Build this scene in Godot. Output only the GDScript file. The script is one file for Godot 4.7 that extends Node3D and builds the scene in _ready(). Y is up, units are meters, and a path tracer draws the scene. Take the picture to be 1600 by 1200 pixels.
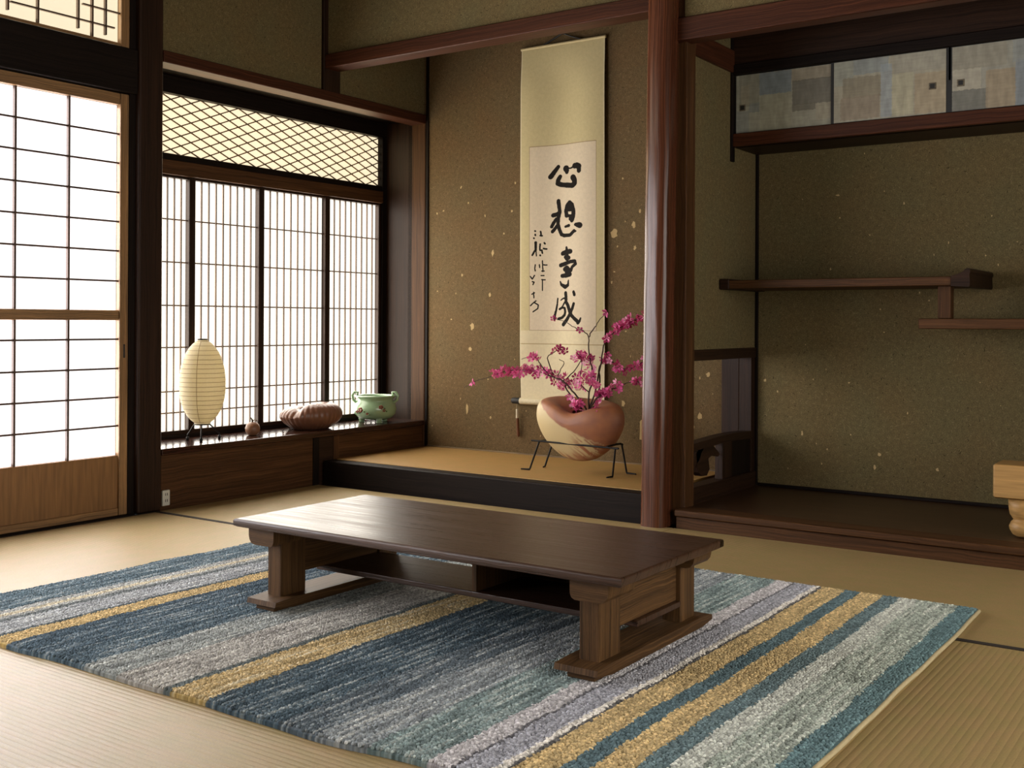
extends Node3D
# A Japanese reception room: alcove with hanging scroll, shelf alcove, paper windows, low table on a rug.
# x runs right along the back wall, z towards the viewer, y up. The back wall is z = 0, the window wall x = 0.

const GLOW := 1.15            # what the eye sees of the lit paper
const DAY_DOOR := 8.6         # radiance of the daylight through the sliding doors
const DAY_BAY := 8.0          # ... through the bay window
const DAY_HIGH := 3.0         # ... through the transoms

const DAY_RIGHT := 3.1        # ... through the paper doors of the far right wall, outside the frame

var rng := RandomNumberGenerator.new()
var T := {}    # textures
var M := {}    # materials
var taken := {}

# ---------------------------------------------------------------- mesh builder
class MB:
	var v := PackedVector3Array()
	var n := PackedVector3Array()
	var t := PackedVector2Array()
	var c := PackedColorArray()
	var off := Vector3.ZERO
	var xf := Transform3D()
	var tint := Color.WHITE
	var r := RandomNumberGenerator.new()

	func _init(o := Vector3.ZERO, s := 1) -> void:
		off = o
		r.seed = s

	func tri(a: Vector3, b: Vector3, d: Vector3, na: Vector3, nb: Vector3, nd: Vector3, ua := Vector2.ZERO, ub := Vector2.ZERO, ud := Vector2.ZERO, ca := Color(-1, 0, 0), cb := Color(-1, 0, 0), cd := Color(-1, 0, 0)) -> void:
		a = xf * a - off; b = xf * b - off; d = xf * d - off
		na = (xf.basis * na).normalized(); nb = (xf.basis * nb).normalized(); nd = (xf.basis * nd).normalized()
		if ca.r < 0.0: ca = tint
		if cb.r < 0.0: cb = tint
		if cd.r < 0.0: cd = tint
		v.append(a); n.append(na); t.append(ua); c.append(ca)
		if (b - a).cross(d - a).dot(na + nb + nd) > 0.0:
			v.append(d); n.append(nd); t.append(ud); c.append(cd)
			v.append(b); n.append(nb); t.append(ub); c.append(cb)
		else:
			v.append(b); n.append(nb); t.append(ub); c.append(cb)
			v.append(d); n.append(nd); t.append(ud); c.append(cd)

	func quad(p: Array, q: Array, u: Array) -> void:
		tri(p[0], p[1], p[2], q[0], q[1], q[2], u[0], u[1], u[2])
		tri(p[0], p[2], p[3], q[0], q[2], q[3], u[0], u[2], u[3])

	func box(lo: Vector3, hi: Vector3, bev := 0.003, grain := -1) -> MB:
		var h := (hi - lo) / 2.0
		var m := (hi + lo) / 2.0
		h = h.abs()
		bev = minf(bev, minf(h.x, minf(h.y, h.z)) * 0.8)
		var g := grain
		if g < 0:
			g = 0
			if h.y > h.x and h.y >= h.z: g = 1
			elif h.z > h.x: g = 2
		var uo := Vector2(r.randf(), r.randf())
		var X := [Vector3.RIGHT, Vector3.UP, Vector3.BACK]
		var uv := func(p: Vector3, a: int) -> Vector2:
			var w := p - m
			if a == g:
				return uo + Vector2(w[(g + 1) % 3] * 0.5, w[(g + 2) % 3] * 4.0)
			var o := 3 - a - g
			return uo + Vector2(w[g], (w[o] + h[a]) * 4.0)
		for a in 3:
			var p := (a + 1) % 3
			var q := (a + 2) % 3
			for s in [-1.0, 1.0]:
				var P := []
				var U := []
				for k in [[-1, -1], [1, -1], [1, 1], [-1, 1]]:
					var w := Vector3.ZERO
					w[a] = s * h[a]
					w[p] = k[0] * (h[p] - bev)
					w[q] = k[1] * (h[q] - bev)
					P.append(m + w)
					U.append(uv.call(m + w, a))
				var N: Vector3 = X[a] * s
				quad(P, [N, N, N, N], U)
		if bev <= 0.0: return self
		for a in 3:
			var b := (a + 1) % 3
			var d := (a + 2) % 3
			for s in [-1.0, 1.0]:
				for e in [-1.0, 1.0]:
					var P := []
					var N := []
					var U := []
					for k in [[0, -1], [0, 1], [1, 1], [1, -1]]:
						var w := Vector3.ZERO
						w[a] = s * (h[a] if k[0] == 0 else h[a] - bev)
						w[b] = e * (h[b] - bev if k[0] == 0 else h[b])
						w[d] = k[1] * (h[d] - bev)
						P.append(m + w)
						N.append(X[a] * s if k[0] == 0 else X[b] * e)
						U.append(uv.call(m + w, a))
					quad(P, N, U)
		for s in [-1.0, 1.0]:
			for e in [-1.0, 1.0]:
				for f in [-1.0, 1.0]:
					var k := Vector3(s, e, f)
					var A := m + k * Vector3(h.x, h.y - bev, h.z - bev)
					var B := m + k * Vector3(h.x - bev, h.y, h.z - bev)
					var D := m + k * Vector3(h.x - bev, h.y - bev, h.z)
					tri(A, B, D, Vector3(s, 0, 0), Vector3(0, e, 0), Vector3(0, 0, f), uv.call(A, 0), uv.call(B, 1), uv.call(D, 2))
		return self

	# a surface over rows of points; normals from neighbours, flipped by `way`
	func grid(P: Array, closed := false, way := 1.0, us := Vector2.ONE, uo := Vector2.ZERO, cols: Array = [], swap := false) -> MB:
		var R := P.size()
		var C: int = P[0].size()
		var N := []
		for i in R:
			var row := PackedVector3Array()
			for j in C:
				var j0 := (j - 1 + C) % C if closed else maxi(j - 1, 0)
				var j1 := (j + 1) % C if closed else mini(j + 1, C - 1)
				var du: Vector3 = P[i][j1] - P[i][j0]
				var dv: Vector3 = P[mini(i + 1, R - 1)][j] - P[maxi(i - 1, 0)][j]
				if du.length() < 1e-7:
					var ii := i + 1 if i < R / 2 else i - 1
					du = P[ii][j1] - P[ii][j0]
				var nn := du.cross(dv) * way
				if nn.length() < 1e-12: nn = Vector3.UP if i > 0 else Vector3.DOWN
				row.append(nn.normalized())
			N.append(row)
		var top := C if closed else C - 1
		for i in R - 1:
			for j in top:
				var k := (j + 1) % C
				var fu := [uo + us * Vector2(float(j) / top, float(i) / (R - 1)), uo + us * Vector2(float(j + 1) / top, float(i) / (R - 1)), uo + us * Vector2(float(j + 1) / top, float(i + 1) / (R - 1)), uo + us * Vector2(float(j) / top, float(i + 1) / (R - 1))]
				if swap:
					for e in 4: fu[e] = Vector2(fu[e].y, fu[e].x)
				if cols.is_empty():
					tri(P[i][j], P[i][k], P[i + 1][k], N[i][j], N[i][k], N[i + 1][k], fu[0], fu[1], fu[2])
					tri(P[i][j], P[i + 1][k], P[i + 1][j], N[i][j], N[i + 1][k], N[i + 1][j], fu[0], fu[2], fu[3])
				else:
					tri(P[i][j], P[i][k], P[i + 1][k], N[i][j], N[i][k], N[i + 1][k], fu[0], fu[1], fu[2], cols[i][j], cols[i][k], cols[i + 1][k])
					tri(P[i][j], P[i + 1][k], P[i + 1][j], N[i][j], N[i + 1][k], N[i + 1][j], fu[0], fu[2], fu[3], cols[i][j], cols[i + 1][k], cols[i + 1][j])
		return self

	# profile of (radius, height) from bottom to top round the y axis at `at`
	func lathe(at: Vector3, prof: Array, segs := 24, sx := 1.0, sz := 1.0, us := Vector2.ONE) -> MB:
		var P := []
		for q in prof:
			var row := PackedVector3Array()
			for j in segs:
				var a := TAU * j / segs
				row.append(at + Vector3(cos(a) * q.x * sx, q.y, sin(a) * q.x * sz))
			P.append(row)
		return grid(P, true, -1.0, us)

	func tube(path: Array, radii: Array, segs := 8, cap := true) -> MB:
		var P := []
		var side := Vector3.ZERO
		for i in path.size():
			var d: Vector3 = (path[mini(i + 1, path.size() - 1)] - path[maxi(i - 1, 0)]).normalized()
			if side == Vector3.ZERO:
				side = d.cross(Vector3.UP if absf(d.y) < 0.9 else Vector3.RIGHT).normalized()
			side = (side - d * side.dot(d)).normalized()
			var b := d.cross(side)
			var row := PackedVector3Array()
			var rad: float = radii[mini(i, radii.size() - 1)]
			for j in segs:
				var a := TAU * j / segs
				row.append(path[i] + side * cos(a) * rad + b * sin(a) * rad)
			P.append(row)
		grid(P, true, 1.0, Vector2(0.1, 1.0))
		if cap:
			for e in [0, path.size() - 1]:
				var o: int = mini(1, path.size() - 1) if e == 0 else e - 1
				var nn: Vector3 = (path[e] - path[o]).normalized()
				for j in segs:
					tri(path[e], P[e][j], P[e][(j + 1) % segs], nn, nn, nn)
		return self

	# polygon in the plane across `axis` (0: (z,y), 1: (x,z), 2: (x,y)), from lo to hi along it
	func extrude(poly: PackedVector2Array, axis: int, lo: float, hi: float, us := Vector2(1, 4)) -> MB:
		var at := func(p: Vector2, d: float) -> Vector3:
			if axis == 0: return Vector3(d, p.y, p.x)
			if axis == 1: return Vector3(p.x, d, p.y)
			return Vector3(p.x, p.y, d)
		var N := Vector3.ZERO
		N[axis] = 1.0
		var idx := Geometry2D.triangulate_polygon(poly)
		for k in range(0, idx.size(), 3):
			for s in [lo, hi]:
				var nn := N * (1.0 if s == maxf(lo, hi) else -1.0)
				tri(at.call(poly[idx[k]], s), at.call(poly[idx[k + 1]], s), at.call(poly[idx[k + 2]], s), nn, nn, nn, poly[idx[k]] * us, poly[idx[k + 1]] * us, poly[idx[k + 2]] * us)
		var cw := Geometry2D.is_polygon_clockwise(poly)
		for k in poly.size():
			var a := poly[k]
			var b := poly[(k + 1) % poly.size()]
			var e := (b - a).orthogonal().normalized()   # (y, -x)
			if cw: e = -e
			var z := Vector3.ZERO
			var nn: Vector3 = at.call(e, 0.0)
			quad([at.call(a, lo), at.call(b, lo), at.call(b, hi), at.call(a, hi)], [nn, nn, nn, nn], [Vector2(a.x, lo * 4), Vector2(b.x, lo * 4), Vector2(b.x, hi * 4), Vector2(a.x, hi * 4)])
		return self

	func mesh() -> ArrayMesh:
		var a := []
		a.resize(Mesh.ARRAY_MAX)
		a[Mesh.ARRAY_VERTEX] = v
		a[Mesh.ARRAY_NORMAL] = n
		a[Mesh.ARRAY_TEX_UV] = t
		a[Mesh.ARRAY_COLOR] = c
		var m := ArrayMesh.new()
		m.add_surface_from_arrays(Mesh.PRIMITIVE_TRIANGLES, a)
		return m

# ---------------------------------------------------------------- nodes
var serial := 7
func mb(root: Node3D = null) -> MB:
	serial += 1
	return MB.new(root.get_meta("origin", Vector3.ZERO) if root else Vector3.ZERO, serial)

func numbered(called: String) -> String:
	if not taken.has(called):
		taken[called] = 0
		return called
	taken[called] += 1
	return "%s_%03d" % [called, taken[called]]

func thing(called: String, label: String, category: String, at := Vector3.ZERO, group := "", kind := "") -> Node3D:
	var o := Node3D.new()
	o.name = numbered(called)
	o.position = at
	add_child(o)
	o.set_meta("label", label)
	o.set_meta("category", category)
	o.set_meta("origin", at)
	if group: o.set_meta("group", group)
	if kind: o.set_meta("kind", kind)
	return o

func struct(called: String, label: String, category: String, at := Vector3.ZERO, group := "") -> Node3D:
	return thing(called, label, category, at, group, "structure")

func part(root: Node3D, called: String, b: MB, m: Material, label := "") -> MeshInstance3D:
	var o := MeshInstance3D.new()
	o.name = called
	o.mesh = b.mesh()
	o.material_override = m
	root.add_child(o, true)
	# a part below a part keeps the thing's origin for its own children
	o.set_meta("origin", root.get_meta("origin", Vector3.ZERO))
	if label: o.set_meta("label", label)
	return o

func piece(root: Node3D, called: String, lo: Vector3, hi: Vector3, m: Material, bev := 0.003, grain := -1) -> MeshInstance3D:
	return part(root, called, mb(root).box(lo, hi, bev, grain), m)

# one box that is a thing of the setting by itself
func beam(called: String, label: String, category: String, lo: Vector3, hi: Vector3, m: Material, bev := 0.004, grain := -1, inner := "timber") -> Node3D:
	var s := struct(called, label, category, Vector3((lo.x + hi.x) / 2, lo.y, (lo.z + hi.z) / 2))
	piece(s, inner, lo, hi, m, bev, grain)
	return s

# ---------------------------------------------------------------- textures
func image_of(w: int, h: int, f: Callable) -> ImageTexture:
	var b := PackedByteArray()
	b.resize(w * h * 3)
	var k := 0
	for y in h:
		for x in w:
			var q: Color = f.call(x, y)
			b[k] = clampi(int(q.r * 255.0), 0, 255)
			b[k + 1] = clampi(int(q.g * 255.0), 0, 255)
			b[k + 2] = clampi(int(q.b * 255.0), 0, 255)
			k += 3
	return ImageTexture.create_from_image(Image.create_from_data(w, h, false, Image.FORMAT_RGB8, b))

func fbm(seed_: int, freq: float, oct := 4) -> FastNoiseLite:
	var f := FastNoiseLite.new()
	f.seed = seed_
	f.noise_type = FastNoiseLite.TYPE_SIMPLEX_SMOOTH
	f.frequency = freq
	f.fractal_octaves = oct
	return f

func make_textures() -> void:
	var n1 := fbm(11, 1.0, 3)
	var n2 := fbm(12, 1.0, 2)
	var n3 := fbm(13, 1.0, 3)
	# wood grain: streaks along u; on a torus so that it repeats without a seam across v
	T.grain = image_of(512, 512, func(x: int, y: int) -> Color:
		var v := TAU * y / 512.0
		var u := TAU * x / 512.0
		var wob := 0.05 * n1.get_noise_3d(cos(u) * 0.6, sin(u) * 0.6, 3.0)
		var cv := cos(v + wob * 4.0)
		var sv := sin(v + wob * 4.0)
		var broad := n1.get_noise_3d(cv * 2.5, sv * 2.5, 0.25 * cos(u))
		var lines := n2.get_noise_3d(cv * 16.0, sv * 16.0, 0.6 * sin(u))
		var pores := n3.get_noise_3d(cv * 40.0, sv * 40.0, 5.0 * cos(u) + 3.0 * sin(2.0 * u))
		var g := 0.76 + 0.20 * broad + 0.24 * lines + 0.12 * pores
		return Color(g, g * 0.985, g * 0.96))
	var soft := fbm(14, 1.0, 3)
	T.grain_soft = image_of(256, 256, func(x: int, y: int) -> Color:
		var v := TAU * y / 256.0
		var g := 0.84 + 0.12 * soft.get_noise_3d(cos(v) * 3.0, sin(v) * 3.0, cos(TAU * x / 256.0) * 0.8) + 0.05 * soft.get_noise_3d(cos(v) * 14.0, sin(v) * 14.0, sin(TAU * x / 256.0) * 1.5)
		return Color(g, g * 0.98, g * 0.95))
	# rough clay plaster with chopped straw
	var p1 := fbm(21, 0.006, 4)
	var p2 := fbm(22, 0.08, 3)
	var p3 := fbm(23, 0.35, 2)
	var spots := PackedFloat32Array()
	spots.resize(1024 * 1024)
	rng.seed = 5
	for k in 9000:
		var x := rng.randi() % 1024
		var y := rng.randi() % 1024
		var a := rng.randf() * TAU
		var l := rng.randi_range(1, 6)
		var s := rng.randf_range(0.08, 0.55) * (1.0 if rng.randf() < 0.72 else -0.7)
		for i in l:
			spots[((y + int(sin(a) * i)) & 1023) * 1024 + ((x + int(cos(a) * i)) & 1023)] += s
	T.plaster = image_of(1024, 1024, func(x: int, y: int) -> Color:
		var a := 0.5 + 0.5 * p1.get_noise_2d(x, y)
		var g := 0.80 + 0.07 * p2.get_noise_2d(x, y) + 0.16 * p3.get_noise_2d(x, y) + spots[y * 1024 + x]
		var warm := Color(1.02, 0.98, 0.90).lerp(Color(0.96, 1.0, 0.95), a)
		return Color(g * warm.r, g * warm.g, g * warm.b))
	T.rough = image_of(512, 512, func(x: int, y: int) -> Color:
		var g := 0.5 + 0.3 * p2.get_noise_2d(x * 2.0, y * 2.0) + 0.35 * p3.get_noise_2d(x, y)
		return Color(g, g, g))
	# woven rush: eight ribs across v
	var w1 := fbm(31, 0.12, 2)
	T.rush = image_of(512, 256, func(x: int, y: int) -> Color:
		var straw := w1.get_noise_2d(x * 6.0, y * 0.55)
		var big := w1.get_noise_2d(x * 0.08 + 900.0, y * 0.08)
		var g := 0.87 + 0.09 * straw + 0.03 * big
		return Color(g, g * (0.99 - 0.03 * big), g * (0.95 - 0.05 * straw)))
	T.rush_bump = image_of(512, 256, func(x: int, y: int) -> Color:
		var rib := absf(sin(PI * y / 32.0))
		var g := pow(rib, 0.6) * 0.85 + 0.12 * sin(TAU * x / 4.0) * rib
		return Color(g, g, g))
	# rug: stripes across u, heathered wool
	var edges := [0.82, 1.0, 1.035, 1.06, 1.08, 1.105, 1.205, 1.22, 1.287, 1.31, 1.46, 1.58, 1.70, 1.855, 1.875, 1.985, 2.0, 2.20, 2.30, 2.42, 2.55, 2.60, 2.607, 2.665, 2.682, 2.69, 2.758, 2.80, 2.865, 2.91, 2.96, 3.065, 3.115, 3.2]
	var sc := [Color(0.33, 0.42, 0.46), Color(0.62, 0.63, 0.61), Color(0.74, 0.70, 0.58), Color(0.62, 0.63, 0.61), Color(0.42, 0.45, 0.45), Color(0.60, 0.62, 0.63), Color(0.33, 0.38, 0.40), Color(0.73, 0.625, 0.38), Color(0.28, 0.355, 0.405), Color(0.29, 0.38, 0.435), Color(0.30, 0.39, 0.44), Color(0.55, 0.58, 0.57), Color(0.63, 0.62, 0.59), Color(0.36, 0.40, 0.40), Color(0.73, 0.625, 0.38), Color(0.28, 0.345, 0.38), Color(0.265, 0.35, 0.40), Color(0.34, 0.40, 0.44), Color(0.50, 0.54, 0.56), Color(0.45, 0.54, 0.54), Color(0.68, 0.67, 0.68), Color(0.38, 0.38, 0.40), Color(0.58, 0.59, 0.63), Color(0.80, 0.78, 0.74), Color(0.36, 0.36, 0.36), Color(0.73, 0.625, 0.38), Color(0.32, 0.43, 0.46), Color(0.73, 0.625, 0.38), Color(0.36, 0.46, 0.48), Color(0.68, 0.70, 0.66), Color(0.58, 0.63, 0.58), Color(0.33, 0.46, 0.48), Color(0.33, 0.46, 0.48)]
	var r1 := fbm(41, 0.02, 3)
	var r2 := fbm(42, 0.5, 2)
	var r3 := fbm(43, 0.05, 2)
	var RW := 1280
	var RH := 900
	T.rug = image_of(RW, RH, func(x: int, y: int) -> Color:
		var X := 0.82 + 2.32 * x / RW
		var wv := 0.008 * r3.get_noise_2d(11.0, y * 0.12) + 0.002 * r3.get_noise_2d(x * 0.4, y * 0.5)
		var q := X + wv + 0.0025 * r2.get_noise_2d(x, y)
		var i := 0
		while i < sc.size() - 1 and q > edges[i + 1]: i += 1
		var col: Color = sc[i]
		var streak := r1.get_noise_2d(x * 6.0, y * 0.35)
		var fine := 0.6 * r2.get_noise_2d(x * 1.0 + 300.0, y * 0.8) + 0.6 * r2.get_noise_2d(x * 0.35 + 70.0, y * 0.3)
		var wide: float = edges[i + 1] - edges[i]
		var g := 1.0 + (0.34 if wide > 0.09 else 0.14) * streak + 0.30 * fine
		if wide > 0.09:
			col = col.lerp(Color(0.60, 0.60, 0.57), clampf(streak * 1.1, 0.0, 0.65))
		return Color(col.r * g, col.g * g, col.b * g))
	T.pile = image_of(512, 512, func(x: int, y: int) -> Color:
		var g := 0.5 + 0.5 * r2.get_noise_2d(x, y) + 0.2 * r1.get_noise_2d(x * 3.0, y)
		return Color(g, g, g))
	# fine fibres for paper and silk
	var f1 := fbm(51, 0.4, 2)
	T.fibre = image_of(256, 256, func(x: int, y: int) -> Color:
		var g := 0.95 + 0.05 * f1.get_noise_2d(x * 0.25, y * 2.0) + 0.04 * f1.get_noise_2d(x * 2.0, y * 0.25)
		return Color(g, g, g * 0.99))

func mat(col: Color, rough := 0.6, tex: Texture2D = null, bump: Texture2D = null, depth := 0.05) -> StandardMaterial3D:
	var m := StandardMaterial3D.new()
	m.albedo_color = col
	m.roughness = rough
	if tex: m.albedo_texture = tex
	if bump:
		m.heightmap_enabled = true
		m.heightmap_texture = bump
		m.heightmap_scale = depth
	return m

func plaster(col: Color, s := 0.5) -> StandardMaterial3D:
	var m := mat(col, 0.95, T.plaster)
	m.metallic_specular = 0.2
	m.uv1_triplanar = true
	m.uv1_world_triplanar = true
	m.uv1_scale = Vector3(s, s, s)
	return m

func glowing(col: Color, e: float) -> StandardMaterial3D:
	var m := mat(Color(0.82, 0.80, 0.75), 0.9)
	m.metallic_specular = 0.1
	m.emission_enabled = true
	m.emission = col
	m.emission_energy_multiplier = e
	return m

func make_materials() -> void:
	M.dark = mat(Color(0.225, 0.15, 0.105), 0.5, T.grain, T.grain, 0.03)        # smoke-dark posts
	M.black = mat(Color(0.135, 0.10, 0.085), 0.55, T.grain, T.grain, 0.03)
	M.red = mat(Color(0.35, 0.20, 0.13), 0.48, T.grain, T.grain, 0.02)            # reddish lacquer-brown beams
	M.brown = mat(Color(0.385, 0.26, 0.155), 0.55, T.grain, T.grain, 0.04)
	M.tan = mat(Color(0.70, 0.54, 0.36), 0.5, T.grain, T.grain, 0.02)            # unstained cedar of the sliding doors
	M.black.metallic_specular = 0.25
	M.tan_board = mat(Color(0.62, 0.46, 0.29), 0.45, T.grain_soft)
	M.shoji_bar = mat(Color(0.36, 0.25, 0.18), 0.6, T.grain)
	M.slat = mat(Color(0.43, 0.33, 0.25), 0.6, T.grain)
	M.pillar = mat(Color(0.42, 0.245, 0.165), 0.24, T.grain, T.grain, 0.02)
	M.ledge = mat(Color(0.27, 0.165, 0.13), 0.16, T.grain, T.grain, 0.004)
	M.table = mat(Color(0.31, 0.205, 0.14), 0.46, T.grain, T.grain, 0.06)
	M.table.roughness_texture = T.grain
	M.nook_floor = mat(Color(0.32, 0.215, 0.135), 0.36, T.grain, T.grain, 0.01)
	M.table_leg = mat(Color(0.41, 0.30, 0.185), 0.52, T.grain, T.grain, 0.04)
	M.plaster = plaster(Color(0.53, 0.445, 0.345))
	M.plaster_side = plaster(Color(0.525, 0.468, 0.352))
	M.ceiling = mat(Color(0.38, 0.30, 0.22), 0.7, T.grain)
	M.rush = mat(Color(0.73, 0.635, 0.45), 0.46, T.rush, T.rush_bump, 0.15)
	M.rush_alcove = mat(Color(0.74, 0.58, 0.33), 0.6, T.rush, T.rush_bump, 0.05)
	M.rush.uv1_scale = Vector3(2.0, 2.083, 1.0)
	M.rush_alcove.uv1_scale = Vector3(2.0, 2.083, 1.0)
	M.border = mat(Color(0.17, 0.135, 0.11), 0.85, T.fibre)
	M.paper_door = glowing(Color(0.97, 0.98, 1.0), GLOW)
	M.paper_bay = glowing(Color(1.0, 0.98, 0.93), GLOW)
	M.paper_transom = glowing(Color(1.0, 0.925, 0.775), 0.98)
	M.paper_high = glowing(Color(1.0, 0.94, 0.80), 0.80)
	M.iron = mat(Color(0.09, 0.085, 0.085), 0.5)
	M.iron.metallic = 0.6
	M.white_plastic = mat(Color(0.82, 0.82, 0.78), 0.4)
	M.slot = mat(Color(0.12, 0.12, 0.12), 0.6)
	for k in ["dark", "brown", "red", "table_leg"]: M[k].metallic_specular = 0.3

# ---------------------------------------------------------------- light
func daylight(called: String, at: Vector3, wide: float, high: float, radiance: float, col: Color, turn := -PI / 2) -> void:
	var l := AreaLight3D.new()
	l.name = numbered(called)
	l.area_size = Vector2(wide, high)
	l.light_color = col
	l.area_normalize_energy = true
	l.light_energy = radiance * wide * high / PI
	l.area_range = 20.0
	l.area_attenuation = 2.0
	l.shadow_enabled = true
	l.position = at
	l.rotation.y = turn       # -PI / 2 shines along +x, into the room
	add_child(l)

func _ready() -> void:
	rng.seed = 1
	# --- camera
	var cam := Camera3D.new()
	cam.name = "camera"
	cam.projection = Camera3D.PROJECTION_FRUSTUM
	cam.near = 0.05
	cam.far = 60.0
	cam.size = 0.05 * 1200.0 / 1723.17
	cam.frustum_offset = Vector2(0, -97.0 / 1723.17 * 0.05)
	add_child(cam)
	cam.position = Vector3(3.777, 0.7865, 4.631)
	cam.basis = Basis(Vector3.UP, deg_to_rad(34.68)) * Basis(Vector3.BACK, deg_to_rad(0.28))
	cam.current = true
	# --- sky and exposure (an overcast day outside; it enters only through paper)
	var env := Environment.new()
	env.background_mode = Environment.BG_SKY
	var sky := Sky.new()
	var psm := ProceduralSkyMaterial.new()
	psm.sky_top_color = Color(0.62, 0.68, 0.76)
	psm.sky_horizon_color = Color(0.78, 0.80, 0.82)
	psm.ground_bottom_color = Color(0.30, 0.29, 0.27)
	psm.ground_horizon_color = Color(0.70, 0.70, 0.68)
	sky.sky_material = psm
	env.sky = sky
	env.tonemap_mode = Environment.TONE_MAPPER_LINEAR
	env.tonemap_exposure = 1.0
	env.sdfgi_enabled = true
	env.ssao_enabled = true
	env.ssil_enabled = true
	var we := WorldEnvironment.new()
	we.name = "world"
	we.environment = env
	add_child(we)
	# --- daylight through the paper
	for k in 4:
		daylight("door_daylight", Vector3(-0.036, 0.945, 2.343 + 0.96 * k), 0.88, 1.38, DAY_DOOR, Color(1.0, 0.985, 1.0))
	for k in 4:
		daylight("bay_daylight", Vector3(-0.307, 0.85, [0.235, 0.68, 1.115, 1.515][k]), 0.39, 1.14, DAY_BAY, Color(1.0, 0.97, 0.92))
	daylight("transom_daylight", Vector3(-0.307, 1.665, 0.86), 1.50, 0.25, DAY_HIGH, Color(1.0, 0.90, 0.70))
	for k in 4:
		daylight("high_daylight", Vector3(-0.036, 2.08, 2.343 + 0.96 * k), 0.88, 0.34, DAY_HIGH, Color(1.0, 0.93, 0.80))
	for k in 4:
		daylight("side_daylight", Vector3(4.69, 0.945, 1.41 + 0.96 * k), 0.88, 1.38, DAY_RIGHT, Color(1.0, 0.97, 0.92), PI / 2)
	make_textures()
	make_materials()
	build_shell()
	build_window_wall()
	build_alcove()
	build_shelf_alcove()
	build_floor()
	build_rug()
	build_table()
	build_scroll()
	build_vase()
	build_lantern()
	build_pots()
	build_wooden_stand()

# ---------------------------------------------------------------- the room
func build_shell() -> void:
	var f := struct("floor", "straw mat floor of the room, ribbed rush mats with narrow dark cloth borders", "floor")
	piece(f, "subfloor", Vector3(-0.45, -0.20, -0.15), Vector3(4.85, -0.05, 6.75), M.black, 0.0)
	var c := struct("ceiling", "dark wooden board ceiling above the room", "ceiling", Vector3(2.2, 2.75, 3.3))
	for k in 12:
		piece(c, "board", Vector3(-0.15, 2.75 + 0.006 * (k % 2), -0.15 + 0.575 * k), Vector3(4.85, 2.80, 0.425 + 0.575 * k), M.ceiling, 0.003, 0)
	piece(c, "roof_slab", Vector3(-0.15, 2.80, -0.15), Vector3(4.85, 2.90, 6.75), M.black, 0.0)
	var b := struct("wall_back", "rough brown clay back wall of the scroll alcove, flecked with pale spots", "wall", Vector3(0.92, 0, 0))
	part(b, "plaster_panel", mb(b).box(Vector3(-0.12, -0.05, -0.14), Vector3(1.885, 2.76, 0.0), 0.0), M.plaster)
	rng.seed = 77
	var spots := [[0.45, 1.143, 0.011, 0.02], [0.32, 0.762, 0.014, 0.022], [1.168, 1.213, 0.02, 0.022], [1.272, 1.254, 0.011, 0.02], [0.289, 0.325, 0.008, 0.034], [1.321, 0.279, 0.017, 0.055], [0.251, 1.032, 0.006, 0.008], [1.096, 1.355, 0.007, 0.007], [1.306, 1.313, 0.007, 0.009], [0.308, 0.645, 0.01, 0.014], [0.431, 0.928, 0.009, 0.011], [0.569, 1.352, 0.007, 0.007], [1.50, 0.27, 0.03, 0.05], [1.57, 0.31, 0.02, 0.035], [1.62, 0.36, 0.014, 0.02], [1.66, 0.55, 0.012, 0.012], [1.28, 1.14, 0.008, 0.012], [1.22, 0.40, 0.010, 0.020]]
	for k in 60:
		spots.append([rng.randf_range(0.05, 1.7), rng.randf_range(0.14, 1.5), rng.randf_range(0.002, 0.006), rng.randf_range(0.003, 0.008)])
	flakes(b, spots)
	var b2 := struct("wall_nook", "rough olive-brown clay back wall behind the staggered shelf", "wall", Vector3(2.8, 0, 0))
	part(b2, "plaster_panel", mb(b2).box(Vector3(1.885, -0.05, -0.14), Vector3(3.90, 2.76, 0.0), 0.0), M.plaster_side)
	var few := [[2.43, 0.245, 0.009, 0.008], [2.41, 0.19, 0.007, 0.011], [2.66, 0.20, 0.008, 0.008], [1.93, 0.535, 0.007, 0.007], [2.10, 0.31, 0.005, 0.012], [2.25, 1.33, 0.010, 0.004]]
	for k in 40:
		few.append([rng.randf_range(1.92, 3.2), rng.randf_range(0.10, 1.5), rng.randf_range(0.0015, 0.004), rng.randf_range(0.002, 0.006)])
	flakes(b2, few)
	var r := struct("wall_right", "plain clay wall on the right of the room", "wall", Vector3(4.75, 0, 3.3))
	part(r, "plaster_panel", mb(r).box(Vector3(4.70, 1.74, 0.60), Vector3(4.85, 2.76, 6.75), 0.0), M.plaster_side)
	part(r, "plaster_panel", mb(r).box(Vector3(4.70, -0.05, 0.60), Vector3(4.85, 1.75, 0.93), 0.0), M.plaster_side)
	part(r, "plaster_panel", mb(r).box(Vector3(4.70, -0.05, 4.77), Vector3(4.85, 1.75, 6.75), 0.0), M.plaster_side)
	for k in 4:
		side_door(k + 5, 0.93 + 0.96 * k, ["paper door in the right wall nearest the shelf alcove", "second paper door along the right wall", "third paper door along the right wall", "fourth paper door along the right wall"][k])
	part(r, "nook_end", mb(r).box(Vector3(3.75, -0.05, 0.0), Vector3(3.90, 2.76, 0.77), 0.0), M.plaster_side)
	part(r, "nook_return", mb(r).box(Vector3(3.75, -0.05, 0.70), Vector3(4.72, 2.76, 0.77), 0.0), M.plaster_side)
	var q := struct("wall_near", "plain clay wall behind the viewer", "wall", Vector3(2.3, 0, 6.65))
	part(q, "plaster_panel", mb(q).box(Vector3(-0.15, -0.05, 6.60), Vector3(4.85, 2.76, 6.75), 0.0), plaster(Color(0.36, 0.33, 0.27)))

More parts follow.
